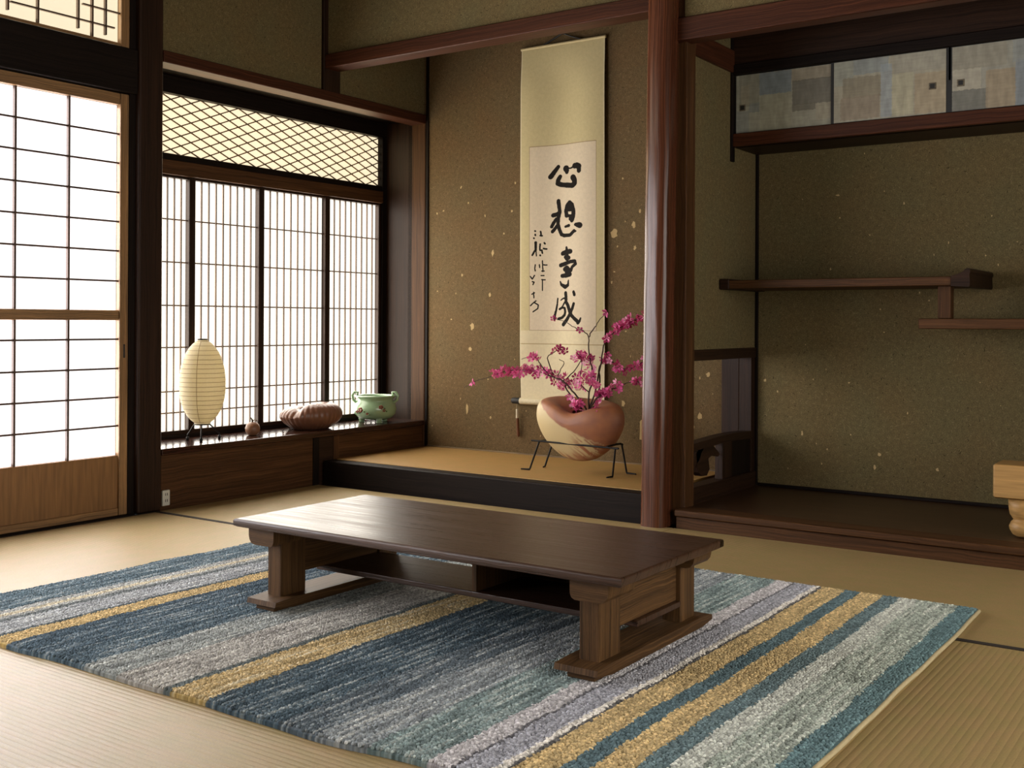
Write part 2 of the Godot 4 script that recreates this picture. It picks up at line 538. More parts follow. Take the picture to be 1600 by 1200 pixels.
# spots where the top coat has flaked: thin irregular flakes of paler clay, [x, y, half width, half height]
func flakes(wall: Node3D, spots: Array) -> void:
	var pale := mat(Color(0.72, 0.62, 0.44), 0.95)
	var m := mb(wall)
	for s in spots:
		var poly := PackedVector2Array()
		for j in 11:
			var a := TAU * j / 11.0
			var q := rng.randf_range(0.55, 1.15)
			poly.append(Vector2(s[0] + cos(a) * s[2] * q, s[1] + sin(a) * s[3] * q))
		m.extrude(poly, 2, -0.001, 0.0012)
	part(wall, "flaked_spots", m, pale).set_meta("kind", "stuff")

func build_floor() -> void:
	var f: Node3D = get_node("floor")
	# [x0, x1, z0, z1, along x?]
	var mats := [[0.0, 1.885, 0.80, 1.745, true], [1.885, 3.77, 0.80, 1.745, true], [3.77, 4.70, 0.80, 1.745, true], [0.0, 0.94, 1.745, 3.80, false], [0.94, 2.86, 1.745, 2.80, true], [0.94, 2.86, 2.80, 3.80, true], [2.86, 3.80, 1.745, 3.80, false], [3.80, 4.70, 1.745, 3.80, false], [0.0, 1.885, 3.80, 4.66, true], [1.885, 3.77, 3.80, 4.66, true], [3.77, 4.70, 3.80, 5.52, false], [0.0, 1.885, 4.66, 5.52, true], [1.885, 3.77, 4.66, 5.52, true], [0.0, 2.35, 5.52, 6.60, true], [2.35, 4.70, 5.52, 6.60, true]]
	for q in mats:
		var a: bool = q[4]
		var e := 0.0008
		var m := piece(f, "tatami_mat", Vector3(q[0] + e, -0.05, q[2] + e), Vector3(q[1] - e, 0.0, q[3] - e), M.rush, 0.002, 0 if a else 2)
		var w := 0.022 if absf(q[2] - 0.80) < 0.01 else 0.011
		if a:
			if q[2] > 0.9: piece(m, "border", Vector3(q[0] + e, -0.03, q[2] + e), Vector3(q[1] - e, 0.0012, q[2] + 0.011), M.border, 0.0006)
			piece(m, "border", Vector3(q[0] + e, -0.03, q[3] - w), Vector3(q[1] - e, 0.0012, q[3] - e), M.border, 0.0006)
		else:
			piece(m, "border", Vector3(q[0] + e, -0.03, q[2] + e), Vector3(q[0] + 0.011, 0.0012, q[3] - e), M.border, 0.0006)
			piece(m, "border", Vector3(q[1] - 0.011, -0.03, q[2] + e), Vector3(q[1] - e, 0.0012, q[3] - e), M.border, 0.0006)

func build_window_wall() -> void:
	# posts
	beam("trim_1", "heavy dark post between the sliding paper door and the bay window", "post", Vector3(-0.11, 0, 1.712), Vector3(0.012, 2.75, 1.835), M.dark, 0.012)
	beam("trim_2", "dark wall post carrying the left end of the alcove lintel", "post", Vector3(-0.10, 1.86, 0.662), Vector3(0.004, 2.75, 0.782), M.dark, 0.006)
	beam("trim_3", "worn corner post where the bay window meets the alcove wall", "post", Vector3(-0.088, 0.1, -0.12), Vector3(0.008, 1.86, 0.012), M.brown, 0.005)
	beam("trim_4", "thin dark batten up the left corner of the alcove", "batten", Vector3(0.006, 0.118, -0.02), Vector3(0.024, 2.75, 0.008), M.black, 0.002)
	beam("trim_5", "long dark rail crossing above the bay window", "rail", Vector3(-0.095, 1.852, 0.0), Vector3(0.006, 1.902, 1.712), M.red, 0.004, 2)
	beam("trim_6", "dark door jamb beside the heavy post", "jamb", Vector3(-0.12, 0.0, 1.832), Vector3(-0.012, 2.30, 1.8625), M.black, 0.003)
	beam("trim_7", "wide dark lintel above the sliding paper doors", "lintel", Vector3(-0.11, 1.695, 1.835), Vector3(0.006, 1.875, 6.60), M.black, 0.005, 2)
	beam("trim_8", "worn wooden floor track under the sliding paper doors", "track", Vector3(-0.11, -0.05, 1.835), Vector3(-0.001, 0.005, 6.60), M.black, 0.002, 2)
	# walls above
	var w := struct("wall_left", "olive clay plaster panels above the bay window rail", "wall", Vector3(0, 1.9, 0.9))
	part(w, "plaster_panel", mb(w).box(Vector3(-0.14, 1.90, 0.0), Vector3(-0.012, 2.76, 0.664), 0.0), M.plaster_side)
	part(w, "plaster_panel", mb(w).box(Vector3(-0.14, 1.90, 0.78), Vector3(-0.012, 2.76, 1.714), 0.0), M.plaster_side)
	part(w, "plaster_panel", mb(w).box(Vector3(-0.14, 2.29, 1.83), Vector3(-0.012, 2.76, 6.62), 0.0), M.plaster_side)
	part(w, "plaster_panel", mb(w).box(Vector3(-0.14, 0.0, 5.70), Vector3(-0.012, 2.30, 6.62), 0.0), M.plaster_side)
	# the bay: ledge, boards under it, hood and ends
	var l := beam("trim_9", "polished dark window ledge holding the lantern and pots", "ledge", Vector3(-0.335, 0.226, 0.0), Vector3(0.006, 0.255, 1.712), M.ledge, 0.004, 2, "ledge_board")
	piece(l, "window_track", Vector3(-0.318, 0.255, 0.02), Vector3(-0.282, 0.272, 1.70), M.black, 0.002)
	var u := struct("wall_ledge", "dark boarded wall below the window ledge", "wall", Vector3(-0.02, 0, 1.25))
	piece(u, "board", Vector3(-0.10, -0.04, 0.832), Vector3(-0.006, 0.226, 1.712), M.brown, 0.002, 2)
	piece(u, "divider", Vector3(-0.10, -0.04, 0.794), Vector3(0.001, 0.226, 0.834), M.black, 0.003)
	piece(u, "board", Vector3(-0.10, 0.05, 0.0), Vector3(-0.006, 0.226, 0.66), M.brown, 0.002, 2)
	piece(u, "divider", Vector3(-0.10, 0.05, 0.655), Vector3(-0.002, 0.226, 0.695), M.brown, 0.003)
	piece(u, "board", Vector3(-0.10, -0.04, 0.695), Vector3(-0.006, 0.226, 0.80), M.dark, 0.002, 2)
	var h := struct("wall_bay", "dark boarded hood and ends of the bay window", "wall", Vector3(-0.2, 0.25, 0.85))
	piece(h, "hood_board", Vector3(-0.37, 1.878, -0.06), Vector3(-0.06, 1.91, 1.76), M.black, 0.002, 2)
	piece(h, "end_board", Vector3(-0.37, 0.2, -0.06), Vector3(-0.085, 1.89, 0.0), M.dark, 0.002, 1)
	piece(h, "end_board", Vector3(-0.37, 0.2, 1.70), Vector3(-0.085, 1.89, 1.76), M.dark, 0.002, 1)
	piece(h, "window_head", Vector3(-0.34, 1.80, 0.0), Vector3(-0.275, 1.88, 1.70), M.black, 0.003, 2)
	piece(h, "window_jamb", Vector3(-0.34, 0.255, 0.0), Vector3(-0.275, 1.80, 0.035), M.black, 0.003, 1)
	piece(h, "middle_rail", Vector3(-0.34, 1.437, 0.035), Vector3(-0.27, 1.502, 1.70), M.brown, 0.003, 2)
	piece(h, "lattice_sill", Vector3(-0.34, 1.502, 0.035), Vector3(-0.28, 1.532, 1.70), M.black, 0.003, 2)
	bay_lattice()
	var where := ["next to the alcove corner", "second from the alcove corner", "behind the jar and ribbed pot", "behind the paper lantern"]
	var zs := [0.037, 0.452, 0.907, 1.325, 1.70]
	for k in 4:
		bay_panel(k + 3, zs[k], zs[k + 1], "slatted paper window panel, " + ["first from the alcove corner post", "second from the alcove corner post", "third from the alcove corner post", "beside the heavy dark post"][k])
	for k in 4:
		sliding_door(k + 1, 1.863 + 0.96 * k, ["sliding paper door beside the heavy dark post, with a wooden foot panel", "second sliding paper door along the window wall", "third sliding paper door along the window wall", "fourth sliding paper door along the window wall"][k])
	for k in 4:
		high_window(k + 7, 1.863 + 0.96 * k, ["small paper transom of broken lattice above the first sliding door", "paper transom above the second sliding door", "paper transom above the third sliding door", "paper transom above the fourth sliding door"][k])
	# wall socket on the board under the ledge
	var s := thing("wall_socket", "small white wall socket low beside the heavy dark post", "socket", Vector3(-0.006, 0.018, 1.687))
	piece(s, "cover_plate", Vector3(-0.006, 0.018, 1.668), Vector3(0.004, 0.083, 1.706), M.white_plastic, 0.003)
	for k in 2:
		for j in 2:
			piece(s, "slot", Vector3(0.0035, 0.034 + 0.026 * k, 1.681 + 0.009 * j), Vector3(0.0045, 0.045 + 0.026 * k, 1.684 + 0.009 * j), M.slot, 0.0)

func sliding_door(n: int, z0: float, label: String) -> void:
	var d := struct("door_%d" % n, label, "door", Vector3(-0.03, 0.005, z0 + 0.48))
	var z1 := z0 + 0.955
	var a := z0 + 0.040
	var b := z1 - 0.036
	for q in [[z0, a], [b, z1]]:
		piece(d, "stile", Vector3(-0.048, 0.006, q[0]), Vector3(-0.014, 1.692, q[1]), M.tan, 0.003, 1)
	piece(d, "top_rail", Vector3(-0.046, 1.645, a), Vector3(-0.016, 1.692, b), M.tan, 0.003, 2)
	piece(d, "middle_rail", Vector3(-0.046, 0.785, a), Vector3(-0.018, 0.826, b), M.tan, 0.003, 2)
	piece(d, "foot_panel", Vector3(-0.042, 0.03, a), Vector3(-0.022, 0.246, b), M.tan_board, 0.002, 1)
	piece(d, "bottom_rail", Vector3(-0.046, 0.006, a), Vector3(-0.016, 0.036, b), M.tan, 0.003, 2)
	var pull := piece(d, "finger_pull", Vector3(-0.02, 0.635, z0 + 0.014), Vector3(-0.013, 0.69, z0 + 0.023), M.slot, 0.001)
	var cols := [a, z0 + 0.262, z0 + 0.481, z0 + 0.70, b]
	var rows := [0.246, 0.364, 0.478, 0.593, 0.71, 0.785, 0.826, 0.942, 1.062, 1.179, 1.296, 1.413, 1.529, 1.645]
	var t := 0.004
	for k in 3:
		var z: float = cols[k + 1]
		piece(d, "bar", Vector3(-0.034, 0.246, z - t), Vector3(-0.021, 0.785, z + t), M.shoji_bar, 0.0, 1)
		piece(d, "bar", Vector3(-0.034, 0.826, z - t), Vector3(-0.021, 1.645, z + t), M.shoji_bar, 0.0, 1)
	for k in rows.size():
		if k in [0, 5, 6, 13]: continue
		piece(d, "bar", Vector3(-0.033, rows[k] - 0.0035, a), Vector3(-0.022, rows[k] + 0.0035, b), M.shoji_bar, 0.0, 2)
	for k in rows.size() - 1:
		if k == 5: continue
		for j in 4:
			piece(d, "window_pane", Vector3(-0.0405, rows[k], cols[j]), Vector3(-0.0395, rows[k + 1], cols[j + 1]), M.paper_door, 0.0)

# paper doors in the right wall, outside the photograph; their light reaches the posts and the table's end
func side_door(n: int, z0: float, label: String) -> void:
	var d := struct("door_%d" % n, label, "door", Vector3(4.68, 0.005, z0 + 0.48))
	var z1 := z0 + 0.957
	for q in [[z0, z0 + 0.04], [z1 - 0.04, z1]]:
		piece(d, "stile", Vector3(4.664, 0.0, q[0]), Vector3(4.70, 1.745, q[1]), M.tan, 0.003, 1)
	for q in [[0.0, 0.036], [0.036, 0.246], [0.785, 0.826], [1.645, 1.745]]:
		piece(d, "rail", Vector3(4.666, q[0], z0 + 0.04), Vector3(4.70, q[1], z1 - 0.04), M.tan, 0.002, 2)
	for k in 3:
		piece(d, "bar", Vector3(4.67, 0.246, z0 + 0.262 + 0.22 * k), Vector3(4.684, 1.645, z0 + 0.27 + 0.22 * k), M.shoji_bar, 0.0, 1)
	for y in [0.364, 0.478, 0.593, 0.71, 0.942, 1.062, 1.179, 1.296, 1.413, 1.529]:
		piece(d, "bar", Vector3(4.671, y - 0.0035, z0 + 0.04), Vector3(4.682, y + 0.0035, z1 - 0.04), M.shoji_bar, 0.0, 2)
	part(d, "window_paper", mb(d).box(Vector3(4.695, 0.03, z0 + 0.02), Vector3(4.697, 1.70, z1 - 0.02), 0.0), M.paper_door)

func high_window(n: int, z0: float, label: String) -> void:
	var d := struct("window_%d" % n, label, "transom", Vector3(-0.03, 1.875, z0 + 0.48))
	var z1 := z0 + 0.957
	var m: Material = M.tan
	piece(d, "stile", Vector3(-0.046, 1.876, z0), Vector3(-0.014, 2.29, z0 + 0.038), m, 0.002, 1)
	piece(d, "stile", Vector3(-0.046, 1.876, z1 - 0.03), Vector3(-0.014, 2.29, z1), m, 0.002, 1)
	piece(d, "bottom_rail", Vector3(-0.046, 1.876, z0 + 0.038), Vector3(-0.016, 1.892, z1 - 0.03), m, 0.002, 2)
	piece(d, "top_rail", Vector3(-0.046, 2.265, z0 + 0.038), Vector3(-0.016, 2.29, z1 - 0.03), m, 0.002, 2)
	part(d, "window_pane", mb(d).box(Vector3(-0.0405, 1.88, z0 + 0.03), Vector3(-0.0395, 2.28, z1 - 0.02), 0.0), M.paper_high)
	# uprights [z, from, to] and crossbars [y, from, to]
	for q in [[0.103, 1.912, 2.27], [0.163, 1.888, 2.27], [0.224, 1.912, 2.27], [0.393, 1.888, 2.27], [0.512, 1.915, 2.27], [0.62, 1.888, 2.18], [0.74, 1.94, 2.27]]:
		piece(d, "bar", Vector3(-0.034, q[1], z0 + q[0] - 0.0035), Vector3(-0.021, q[2], z0 + q[0] + 0.0035), M.shoji_bar, 0.0, 1)
	for q in [[1.948, 0.062, 0.502], [2.011, 0.03, 0.205], [2.10, 0.15, 0.60], [2.19, 0.03, 0.44], [2.06, 0.45, 0.93]]:
		piece(d, "bar", Vector3(-0.033, q[0] - 0.003, z0 + q[1]), Vector3(-0.022, q[0] + 0.003, z0 + q[2]), M.shoji_bar, 0.0, 2)

func bay_panel(n: int, z0: float, z1: float, label: String) -> void:
	var d := struct("window_%d" % n, label, "window panel", Vector3(-0.30, 0.272, (z0 + z1) / 2), "slatted panels of the bay window")
	var e := 0.0175
	for q in [[z0, z0 + e], [z1 - e, z1]]:
		piece(d, "stile", Vector3(-0.314, 0.272, q[0]), Vector3(-0.284, 1.437, q[1]), M.dark, 0.002, 1)
	piece(d, "bottom_rail", Vector3(-0.312, 0.272, z0 + e), Vector3(-0.286, 0.290, z1 - e), M.dark, 0.002, 2)
	piece(d, "top_rail", Vector3(-0.312, 1.425, z0 + e), Vector3(-0.286, 1.437, z1 - e), M.dark, 0.002, 2)
	var c := 9
	for k in range(1, c):
		var z := lerpf(z0 + e, z1 - e, float(k) / c)
		piece(d, "slat", Vector3(-0.300, 0.288, z - 0.0027), Vector3(-0.293, 1.427, z + 0.0027), M.slat, 0.0, 1)
	for y in [0.37, 0.466, 0.664, 0.853, 1.048, 1.24]:
		piece(d, "bar", Vector3(-0.3045, y - 0.003, z0 + e), Vector3(-0.300, y + 0.003, z1 - e), M.slat, 0.0, 2)
	part(d, "window_paper", mb(d).box(Vector3(-0.3125, 0.28, z0 + e * 0.6), Vector3(-0.3115, 1.43, z1 - e * 0.6), 0.0), M.paper_bay)

func bay_lattice() -> void:
	var d := struct("window_2", "long transom of diamond lattice over paper above the slatted panels", "transom", Vector3(-0.30, 1.532, 0.87))
	var y0 := 1.532
	var y1 := 1.80
	var z0 := 0.035
	var z1 := 1.70
	part(d, "window_paper", mb(d).box(Vector3(-0.3125, y0, z0), Vector3(-0.3115, y1, z1), 0.0), M.paper_transom)
	var slope := 0.40
	var run := (y1 - y0) / slope
	for way in [1.0, -1.0]:
		var k := 0
		var s := z0 - run
		while s < z1:
			# the strip passes z = s at the bottom (or top) and z = s + run at the other edge, cut to the frame
			var a := maxf(s, z0)
			var b := minf(s + run, z1)
			var ya := y0 + (a - s) * slope
			var yb := y0 + (b - s) * slope
			if way < 0.0:
				ya = y1 - (a - s) * slope
				yb = y1 - (b - s) * slope
			if b - a > 0.02:
				var t := Vector2(b - a, yb - ya).normalized().orthogonal() * 0.0026
				var x0 := -0.304 if way > 0.0 else -0.300
				part(d, "lattice_strip", mb(d).extrude(PackedVector2Array([Vector2(a, ya) + t, Vector2(b, yb) + t, Vector2(b, yb) - t, Vector2(a, ya) - t]), 0, x0, x0 + 0.005), M.slat)
			s += 0.112
			k += 1

func build_alcove() -> void:
	beam("trim_10", "black lacquered front sill of the scroll alcove", "sill", Vector3(0.0, -0.05, 0.695), Vector3(1.80, 0.113, 0.772), M.black, 0.006, 0)
	beam("floor_alcove", "raised platform of the scroll alcove", "platform", Vector3(0.0, -0.05, 0.0), Vector3(1.83, 0.105, 0.696), M.brown, 0.0, 0, "platform_board")
	var m := thing("alcove_mat", "golden rush mat lying on the scroll alcove platform", "mat", Vector3(0.9, 0.105, 0.35))
	piece(m, "rush_sheet", Vector3(0.026, 0.105, 0.012), Vector3(1.745, 0.1165, 0.702), M.rush_alcove, 0.002, 0)
	beam("trim_11", "pale thin strip along the foot of the alcove wall", "strip", Vector3(0.024, 0.105, 0.0), Vector3(1.745, 0.122, 0.012), mat(Color(0.62, 0.52, 0.38), 0.6, T.grain), 0.002, 0)
	beam("trim_12", "reddish lintel beam across the top of the scroll alcove", "lintel", Vector3(0.0, 2.006, 0.672), Vector3(1.79, 2.073, 0.772), M.red, 0.005, 0)
	var w := struct("wall_hanging", "clay plaster wall above the alcove lintel", "wall", Vector3(0.9, 2.07, 0.72))
	part(w, "plaster_panel", mb(w).box(Vector3(-0.012, 2.073, 0.69), Vector3(1.80, 2.76, 0.752), 0.0), M.plaster_side)
	# the rounded alcove pillar, a barked log that leans slightly
	var p := struct("trim_13", "glossy reddish rounded log pillar at the right of the scroll alcove", "pillar", Vector3(1.804, 0, 0.79))
	var prof := []
	var P := []
	var n := fbm(61, 1.3, 2)
	for i in 41:
		var y := 2.76 * i / 40.0
		var row := PackedVector3Array()
		for j in 40:
			var a := TAU * j / 40.0
			var c := cos(a)
			var s := sin(a)
			var q := 0.0535 / pow(pow(absf(c), 3.2) + pow(absf(s), 3.2), 1.0 / 3.2)
			q *= 1.0 + 0.035 * n.get_noise_3d(c * 1.2, y * 2.0, s * 1.2)
			row.append(Vector3(1.803 + 0.012 * y + c * q, y, 0.79 + s * q))
		P.append(row)
	part(p, "log", mb(p).grid(P, true, -1.0, Vector2(1.0, 1.4), Vector2.ZERO, [], true), M.pillar)
	beam("trim_14", "purplish brown corner post at the right end of the scroll alcove", "post", Vector3(1.745, 0.105, 0.0), Vector3(1.829, 2.06, 0.05), M.dark, 0.004)
	# the partition between the alcoves
	beam("trim_15", "dark square post standing behind the rounded log pillar", "post", Vector3(1.832, 0.0, 0.665), Vector3(1.905, 2.75, 0.745), M.brown, 0.004)
	var q := struct("wall_partition", "clay plaster partition between the two alcoves, open at its foot", "wall", Vector3(1.85, 0.07, 0.35))
	part(q, "plaster_panel", mb(q).box(Vector3(1.832, 0.678, 0.0), Vector3(1.885, 2.76, 0.668), 0.0), M.plaster_side)
	piece(q, "top_rail", Vector3(1.83, 1.842, 0.0), Vector3(1.898, 1.935, 0.70), M.red, 0.003, 2)
	piece(q, "middle_rail", Vector3(1.828, 0.635, 0.0), Vector3(1.892, 0.679, 0.668), M.dark, 0.003, 2)
	piece(q, "sill", Vector3(1.828, 0.06, 0.0), Vector3(1.893, 0.135, 0.668), M.dark, 0.003, 2)
	piece(q, "end_post", Vector3(1.829, 0.13, 0.0), Vector3(1.887, 0.64, 0.05), M.dark, 0.002, 1)
	# bowed rail and carved scrolls of the low fretwork
	part(q, "bowed_rail", mb(q).extrude(PackedVector2Array([Vector2(0.668, 0.306), Vector2(0.559, 0.311), Vector2(0.349, 0.319), Vector2(0.211, 0.319), Vector2(0.03, 0.312), Vector2(0.03, 0.277), Vector2(0.211, 0.287), Vector2(0.349, 0.287), Vector2(0.559, 0.281), Vector2(0.668, 0.276)]), 0, 1.842, 1.89), M.dark)
	part(q, "carved_scroll", mb(q).extrude(PackedVector2Array([Vector2(0.668, 0.203), Vector2(0.64, 0.199), Vector2(0.60, 0.217), Vector2(0.565, 0.239), Vector2(0.55, 0.262), Vector2(0.52, 0.284), Vector2(0.57, 0.284), Vector2(0.60, 0.262), Vector2(0.625, 0.242), Vector2(0.668, 0.222)]), 0, 1.85, 1.882), M.dark)
	part(q, "carved_scroll", mb(q).extrude(PackedVector2Array([Vector2(0.60, 0.284), Vector2(0.59, 0.225), Vector2(0.575, 0.187), Vector2(0.542, 0.169), Vector2(0.495, 0.167), Vector2(0.47, 0.19), Vector2(0.482, 0.235), Vector2(0.435, 0.246), Vector2(0.385, 0.233), Vector2(0.37, 0.243), Vector2(0.40, 0.262), Vector2(0.44, 0.286)]), 0, 1.85, 1.882), M.dark)
	piece(q, "fret_upright", Vector3(1.848, 0.13, 0.25), Vector3(1.884, 0.292, 0.345), M.dark, 0.003, 1)
	var low := struct("wall_fret", "dark board closing the right foot of the partition", "wall", Vector3(1.86, 0.13, 0.14))
	piece(low, "board", Vector3(1.85, 0.13, 0.03), Vector3(1.88, 0.285, 0.25), M.black, 0.002, 1)

func build_shelf_alcove() -> void:
	var f := struct("floor_nook", "dark polished board floor of the shelf alcove", "platform", Vector3(2.8, -0.05, 0.4))
	piece(f, "floor_board", Vector3(1.893, -0.05, 0.0), Vector3(3.75, 0.07, 0.76), M.nook_floor, 0.0, 0)
	piece(f, "front_lip", Vector3(1.885, 0.044, 0.70), Vector3(3.75, 0.0715, 0.802), M.brown, 0.006, 0)
	piece(f, "front_rail", Vector3(1.885, -0.05, 0.72), Vector3(3.75, 0.044, 0.784), M.brown, 0.004, 0)
	beam("trim_16", "thin dark batten in the left corner of the shelf alcove", "batten", Vector3(1.885, 0.07, 0.0), Vector3(1.899, 1.535, 0.012), M.black, 0.002)
	beam("trim_18", "thin dark strip along the foot of the shelf alcove wall", "strip", Vector3(1.899, 0.07, 0.0), Vector3(3.75, 0.083, 0.010), M.black, 0.002, 0)
	beam("trim_17", "reddish lintel beam above the wall cabinet and shelves", "lintel", Vector3(1.866, 1.872, 0.70), Vector3(3.76, 1.962, 0.776), M.red, 0.005, 0)
	var w := struct("wall_upper", "clay plaster wall above the shelf alcove lintel", "wall", Vector3(2.8, 1.96, 0.73))
	part(w, "plaster_panel", mb(w).box(Vector3(1.90, 1.962, 0.70), Vector3(3.80, 2.76, 0.755), 0.0), M.plaster_side)
	# wall cabinet
	var c := thing("wall_cabinet", "long dark wall cabinet with patchwork painted sliding doors under the lintel", "cabinet", Vector3(2.8, 1.53, 0.0))
	piece(c, "bottom_board", Vector3(1.886, 1.53, 0.001), Vector3(3.749, 1.548, 0.262), M.dark, 0.002, 0)
	piece(c, "bottom_rail", Vector3(1.893, 1.53, 0.235), Vector3(3.749, 1.584, 0.282), M.red, 0.004, 0)
	piece(c, "top_rail", Vector3(1.893, 1.832, 0.235), Vector3(3.749, 1.875, 0.284), M.black, 0.004, 0)
	piece(c, "header_board", Vector3(1.886, 1.872, 0.24), Vector3(3.749, 2.10, 0.276), M.dark, 0.003, 0)
	piece(c, "top_board", Vector3(1.886, 2.08, 0.001), Vector3(3.749, 2.10, 0.262), M.dark, 0.002, 0)
	piece(c, "hanging_post", Vector3(1.873, 1.467, 0.258), Vector3(1.895, 2.10, 0.288), M.black, 0.003, 1)
	piece(c, "end_panel", Vector3(3.73, 1.53, 0.001), Vector3(3.749, 2.10, 0.262), M.dark, 0.002, 1)
	var xs := [1.895, 2.312, 2.762, 3.20, 3.73]
	for k in 4:
		var z := 0.262 if k in [0, 3] else 0.270
		var x0: float = xs[k] - (0.004 if k else 0.0)
		var x1: float = xs[k + 1] + 0.006
		var d := part(c, "sliding_door", mb(c).box(Vector3(x0, 1.584, z - 0.012), Vector3(x1, 1.832, z - 0.002), 0.001), M.slot)
		var t := MB.new(c.get_meta("origin"), 3)
		var ins: float = [0.006, 0.013, 0.014, 0.006][k]
		var ine: float = [0.007, 0.014, 0.007, 0.007][k]
		var A := Vector3(x0 + ins, 1.5875, z - 0.001)
		var B := Vector3(x1 - ine - 0.004, 1.829, z - 0.001)
		t.box(Vector3(A.x, A.y, z - 0.003), B, 0.0)
		# the painted sheet, mapped once over the door
		var s := MB.new(c.get_meta("origin"), 3)
		s.quad([Vector3(A.x, A.y, B.z + 0.0005), Vector3(B.x, A.y, B.z + 0.0005), Vector3(B.x, B.y, B.z + 0.0005), Vector3(A.x, B.y, B.z + 0.0005)], [Vector3.BACK, Vector3.BACK, Vector3.BACK, Vector3.BACK], [Vector2(0, 1), Vector2(1, 1), Vector2(1, 0), Vector2(0, 0)])
		part(d, "door_backing", t, M.slot)
		part(d, "painted_paper", s, mat(Color(0.94, 0.94, 0.94), 0.7, patchwork(k)))
		var hx: float = [1.929, 2.701, 2.803, 3.69][k]
		piece(d, "pull", Vector3(hx - 0.0135, 1.679, z - 0.004), Vector3(hx + 0.0135, 1.706, z + 0.0015), mat(Color(0.52, 0.48, 0.41), 0.4, T.grain), 0.001)
		piece(d, "pull_recess", Vector3(hx - 0.0085, 1.684, z - 0.004), Vector3(hx + 0.0085, 1.701, z + 0.0022), M.slot, 0.0)
	# staggered shelf
	var s := thing("wall_shelf", "staggered two-level wall shelf of brown wood with upturned end", "shelf", Vector3(2.8, 0.76, 0.0))
	piece(s, "upper_board", Vector3(1.893, 0.928, 0.0015), Vector3(2.801, 0.962, 0.392), M.brown, 0.004, 0)
	piece(s, "board_end", Vector3(1.887, 0.924, 0.0015), Vector3(1.93, 0.968, 0.398), M.dark, 0.004, 0)
	part(s, "upturned_end", mb(s).extrude(PackedVector2Array([Vector2(2.80, 0.926), Vector2(2.863, 0.922), Vector2(2.866, 0.93), Vector2(2.864, 0.968), Vector2(2.868, 0.976), Vector2(2.866, 0.986), Vector2(2.858, 0.991), Vector2(2.850, 0.988), Vector2(2.842, 0.978), Vector2(2.815, 0.966), Vector2(2.80, 0.963)]), 2, 0.0015, 0.398), M.dark)
	piece(s, "strut", Vector3(2.742, 0.806, 0.30), Vector3(2.79, 0.929, 0.348), M.brown, 0.004, 1)
	piece(s, "lower_board", Vector3(2.675, 0.768, 0.0015), Vector3(3.749, 0.807, 0.36), M.brown, 0.004, 0)

func patchwork(k: int) -> ImageTexture:
	var W := 384
	var H := 224
	var n := fbm(70 + k, 0.03, 3)
	var base: Color = [Color(0.66, 0.65, 0.56), Color(0.68, 0.65, 0.55), Color(0.62, 0.61, 0.54), Color(0.64, 0.64, 0.58)][k]
	# blocks of torn paper: [left, top, right, bottom, colour], in shares of the sheet
	var B: Array = [
		[[0.03, 0.0, 0.25, 0.55, Color(0.56, 0.55, 0.47)], [0.25, 0.0, 0.59, 0.38, Color(0.44, 0.51, 0.57)], [0.05, 0.18, 0.14, 0.52, Color(0.67, 0.62, 0.50)], [0.59, 0.0, 1.0, 0.22, Color(0.63, 0.57, 0.47)], [0.60, 0.2, 1.0, 0.62, Color(0.44, 0.42, 0.37)], [0.60, 0.6, 0.84, 0.72, Color(0.47, 0.45, 0.38)], [0.14, 0.50, 0.25, 0.66, Color(0.52, 0.55, 0.54)], [0.26, 0.38, 0.59, 1.0, Color(0.65, 0.64, 0.53)], [0.84, 0.62, 1.0, 0.9, Color(0.70, 0.66, 0.55)], [0.0, 0.62, 0.14, 1.0, Color(0.58, 0.60, 0.57)]],
		[[0.0, 0.0, 0.18, 0.4, Color(0.62, 0.64, 0.58)], [0.18, 0.0, 0.5, 0.24, Color(0.55, 0.60, 0.61)], [0.08, 0.28, 0.43, 0.62, Color(0.58, 0.53, 0.42)], [0.06, 0.60, 0.42, 0.97, Color(0.62, 0.54, 0.44)], [0.43, 0.12, 0.53, 0.98, Color(0.60, 0.65, 0.68)], [0.53, 0.3, 0.72, 0.97, Color(0.74, 0.71, 0.56)], [0.73, 0.34, 1.0, 0.98, Color(0.70, 0.61, 0.46)], [0.55, 0.0, 1.0, 0.3, Color(0.66, 0.64, 0.56)]],
		[[0.0, 0.0, 0.45, 0.36, Color(0.62, 0.59, 0.50)], [0.0, 0.36, 0.24, 0.68, Color(0.74, 0.70, 0.60)], [0.0, 0.68, 0.30, 1.0, Color(0.44, 0.44, 0.40)], [0.28, 0.42, 0.52, 1.0, Color(0.68, 0.58, 0.43)], [0.52, 0.3, 0.86, 1.0, Color(0.50, 0.55, 0.60)], [0.50, 0.0, 0.72, 0.34, Color(0.58, 0.61, 0.60)], [0.75, 0.15, 1.0, 0.7, Color(0.52, 0.47, 0.44)]],
		[[0.0, 0.0, 0.3, 0.5, Color(0.50, 0.55, 0.58)], [0.3, 0.1, 0.7, 0.7, Color(0.66, 0.60, 0.48)], [0.65, 0.3, 1.0, 1.0, Color(0.55, 0.56, 0.50)], [0.1, 0.6, 0.4, 1.0, Color(0.60, 0.64, 0.64)]]][k]
	return image_of(W, H, func(x: int, y: int) -> Color:
		var u := (x + 2.5 * n.get_noise_2d(x * 2.0, y * 2.0 + 50.0)) / W
		var v := (y + 3.5 * n.get_noise_2d(x * 2.0 + 90.0, y * 2.0)) / H
		var c := base
		for q in B:
			if u >= q[0] and u <= q[2] and v >= q[1] and v <= q[3]:
				c = c.lerp(q[4], 0.72)
		var g := 1.0 + 0.10 * n.get_noise_2d(x * 1.2, y * 0.4) + 0.05 * n.get_noise_2d(x * 0.4 + 40.0, y * 3.0)
		var grey := (c.r + c.g + c.b) / 3.0
		c = c.lerp(Color(grey * 0.99, grey, grey * 0.98), 0.30)
		return Color(c.r * g, c.g * g, c.b * g))

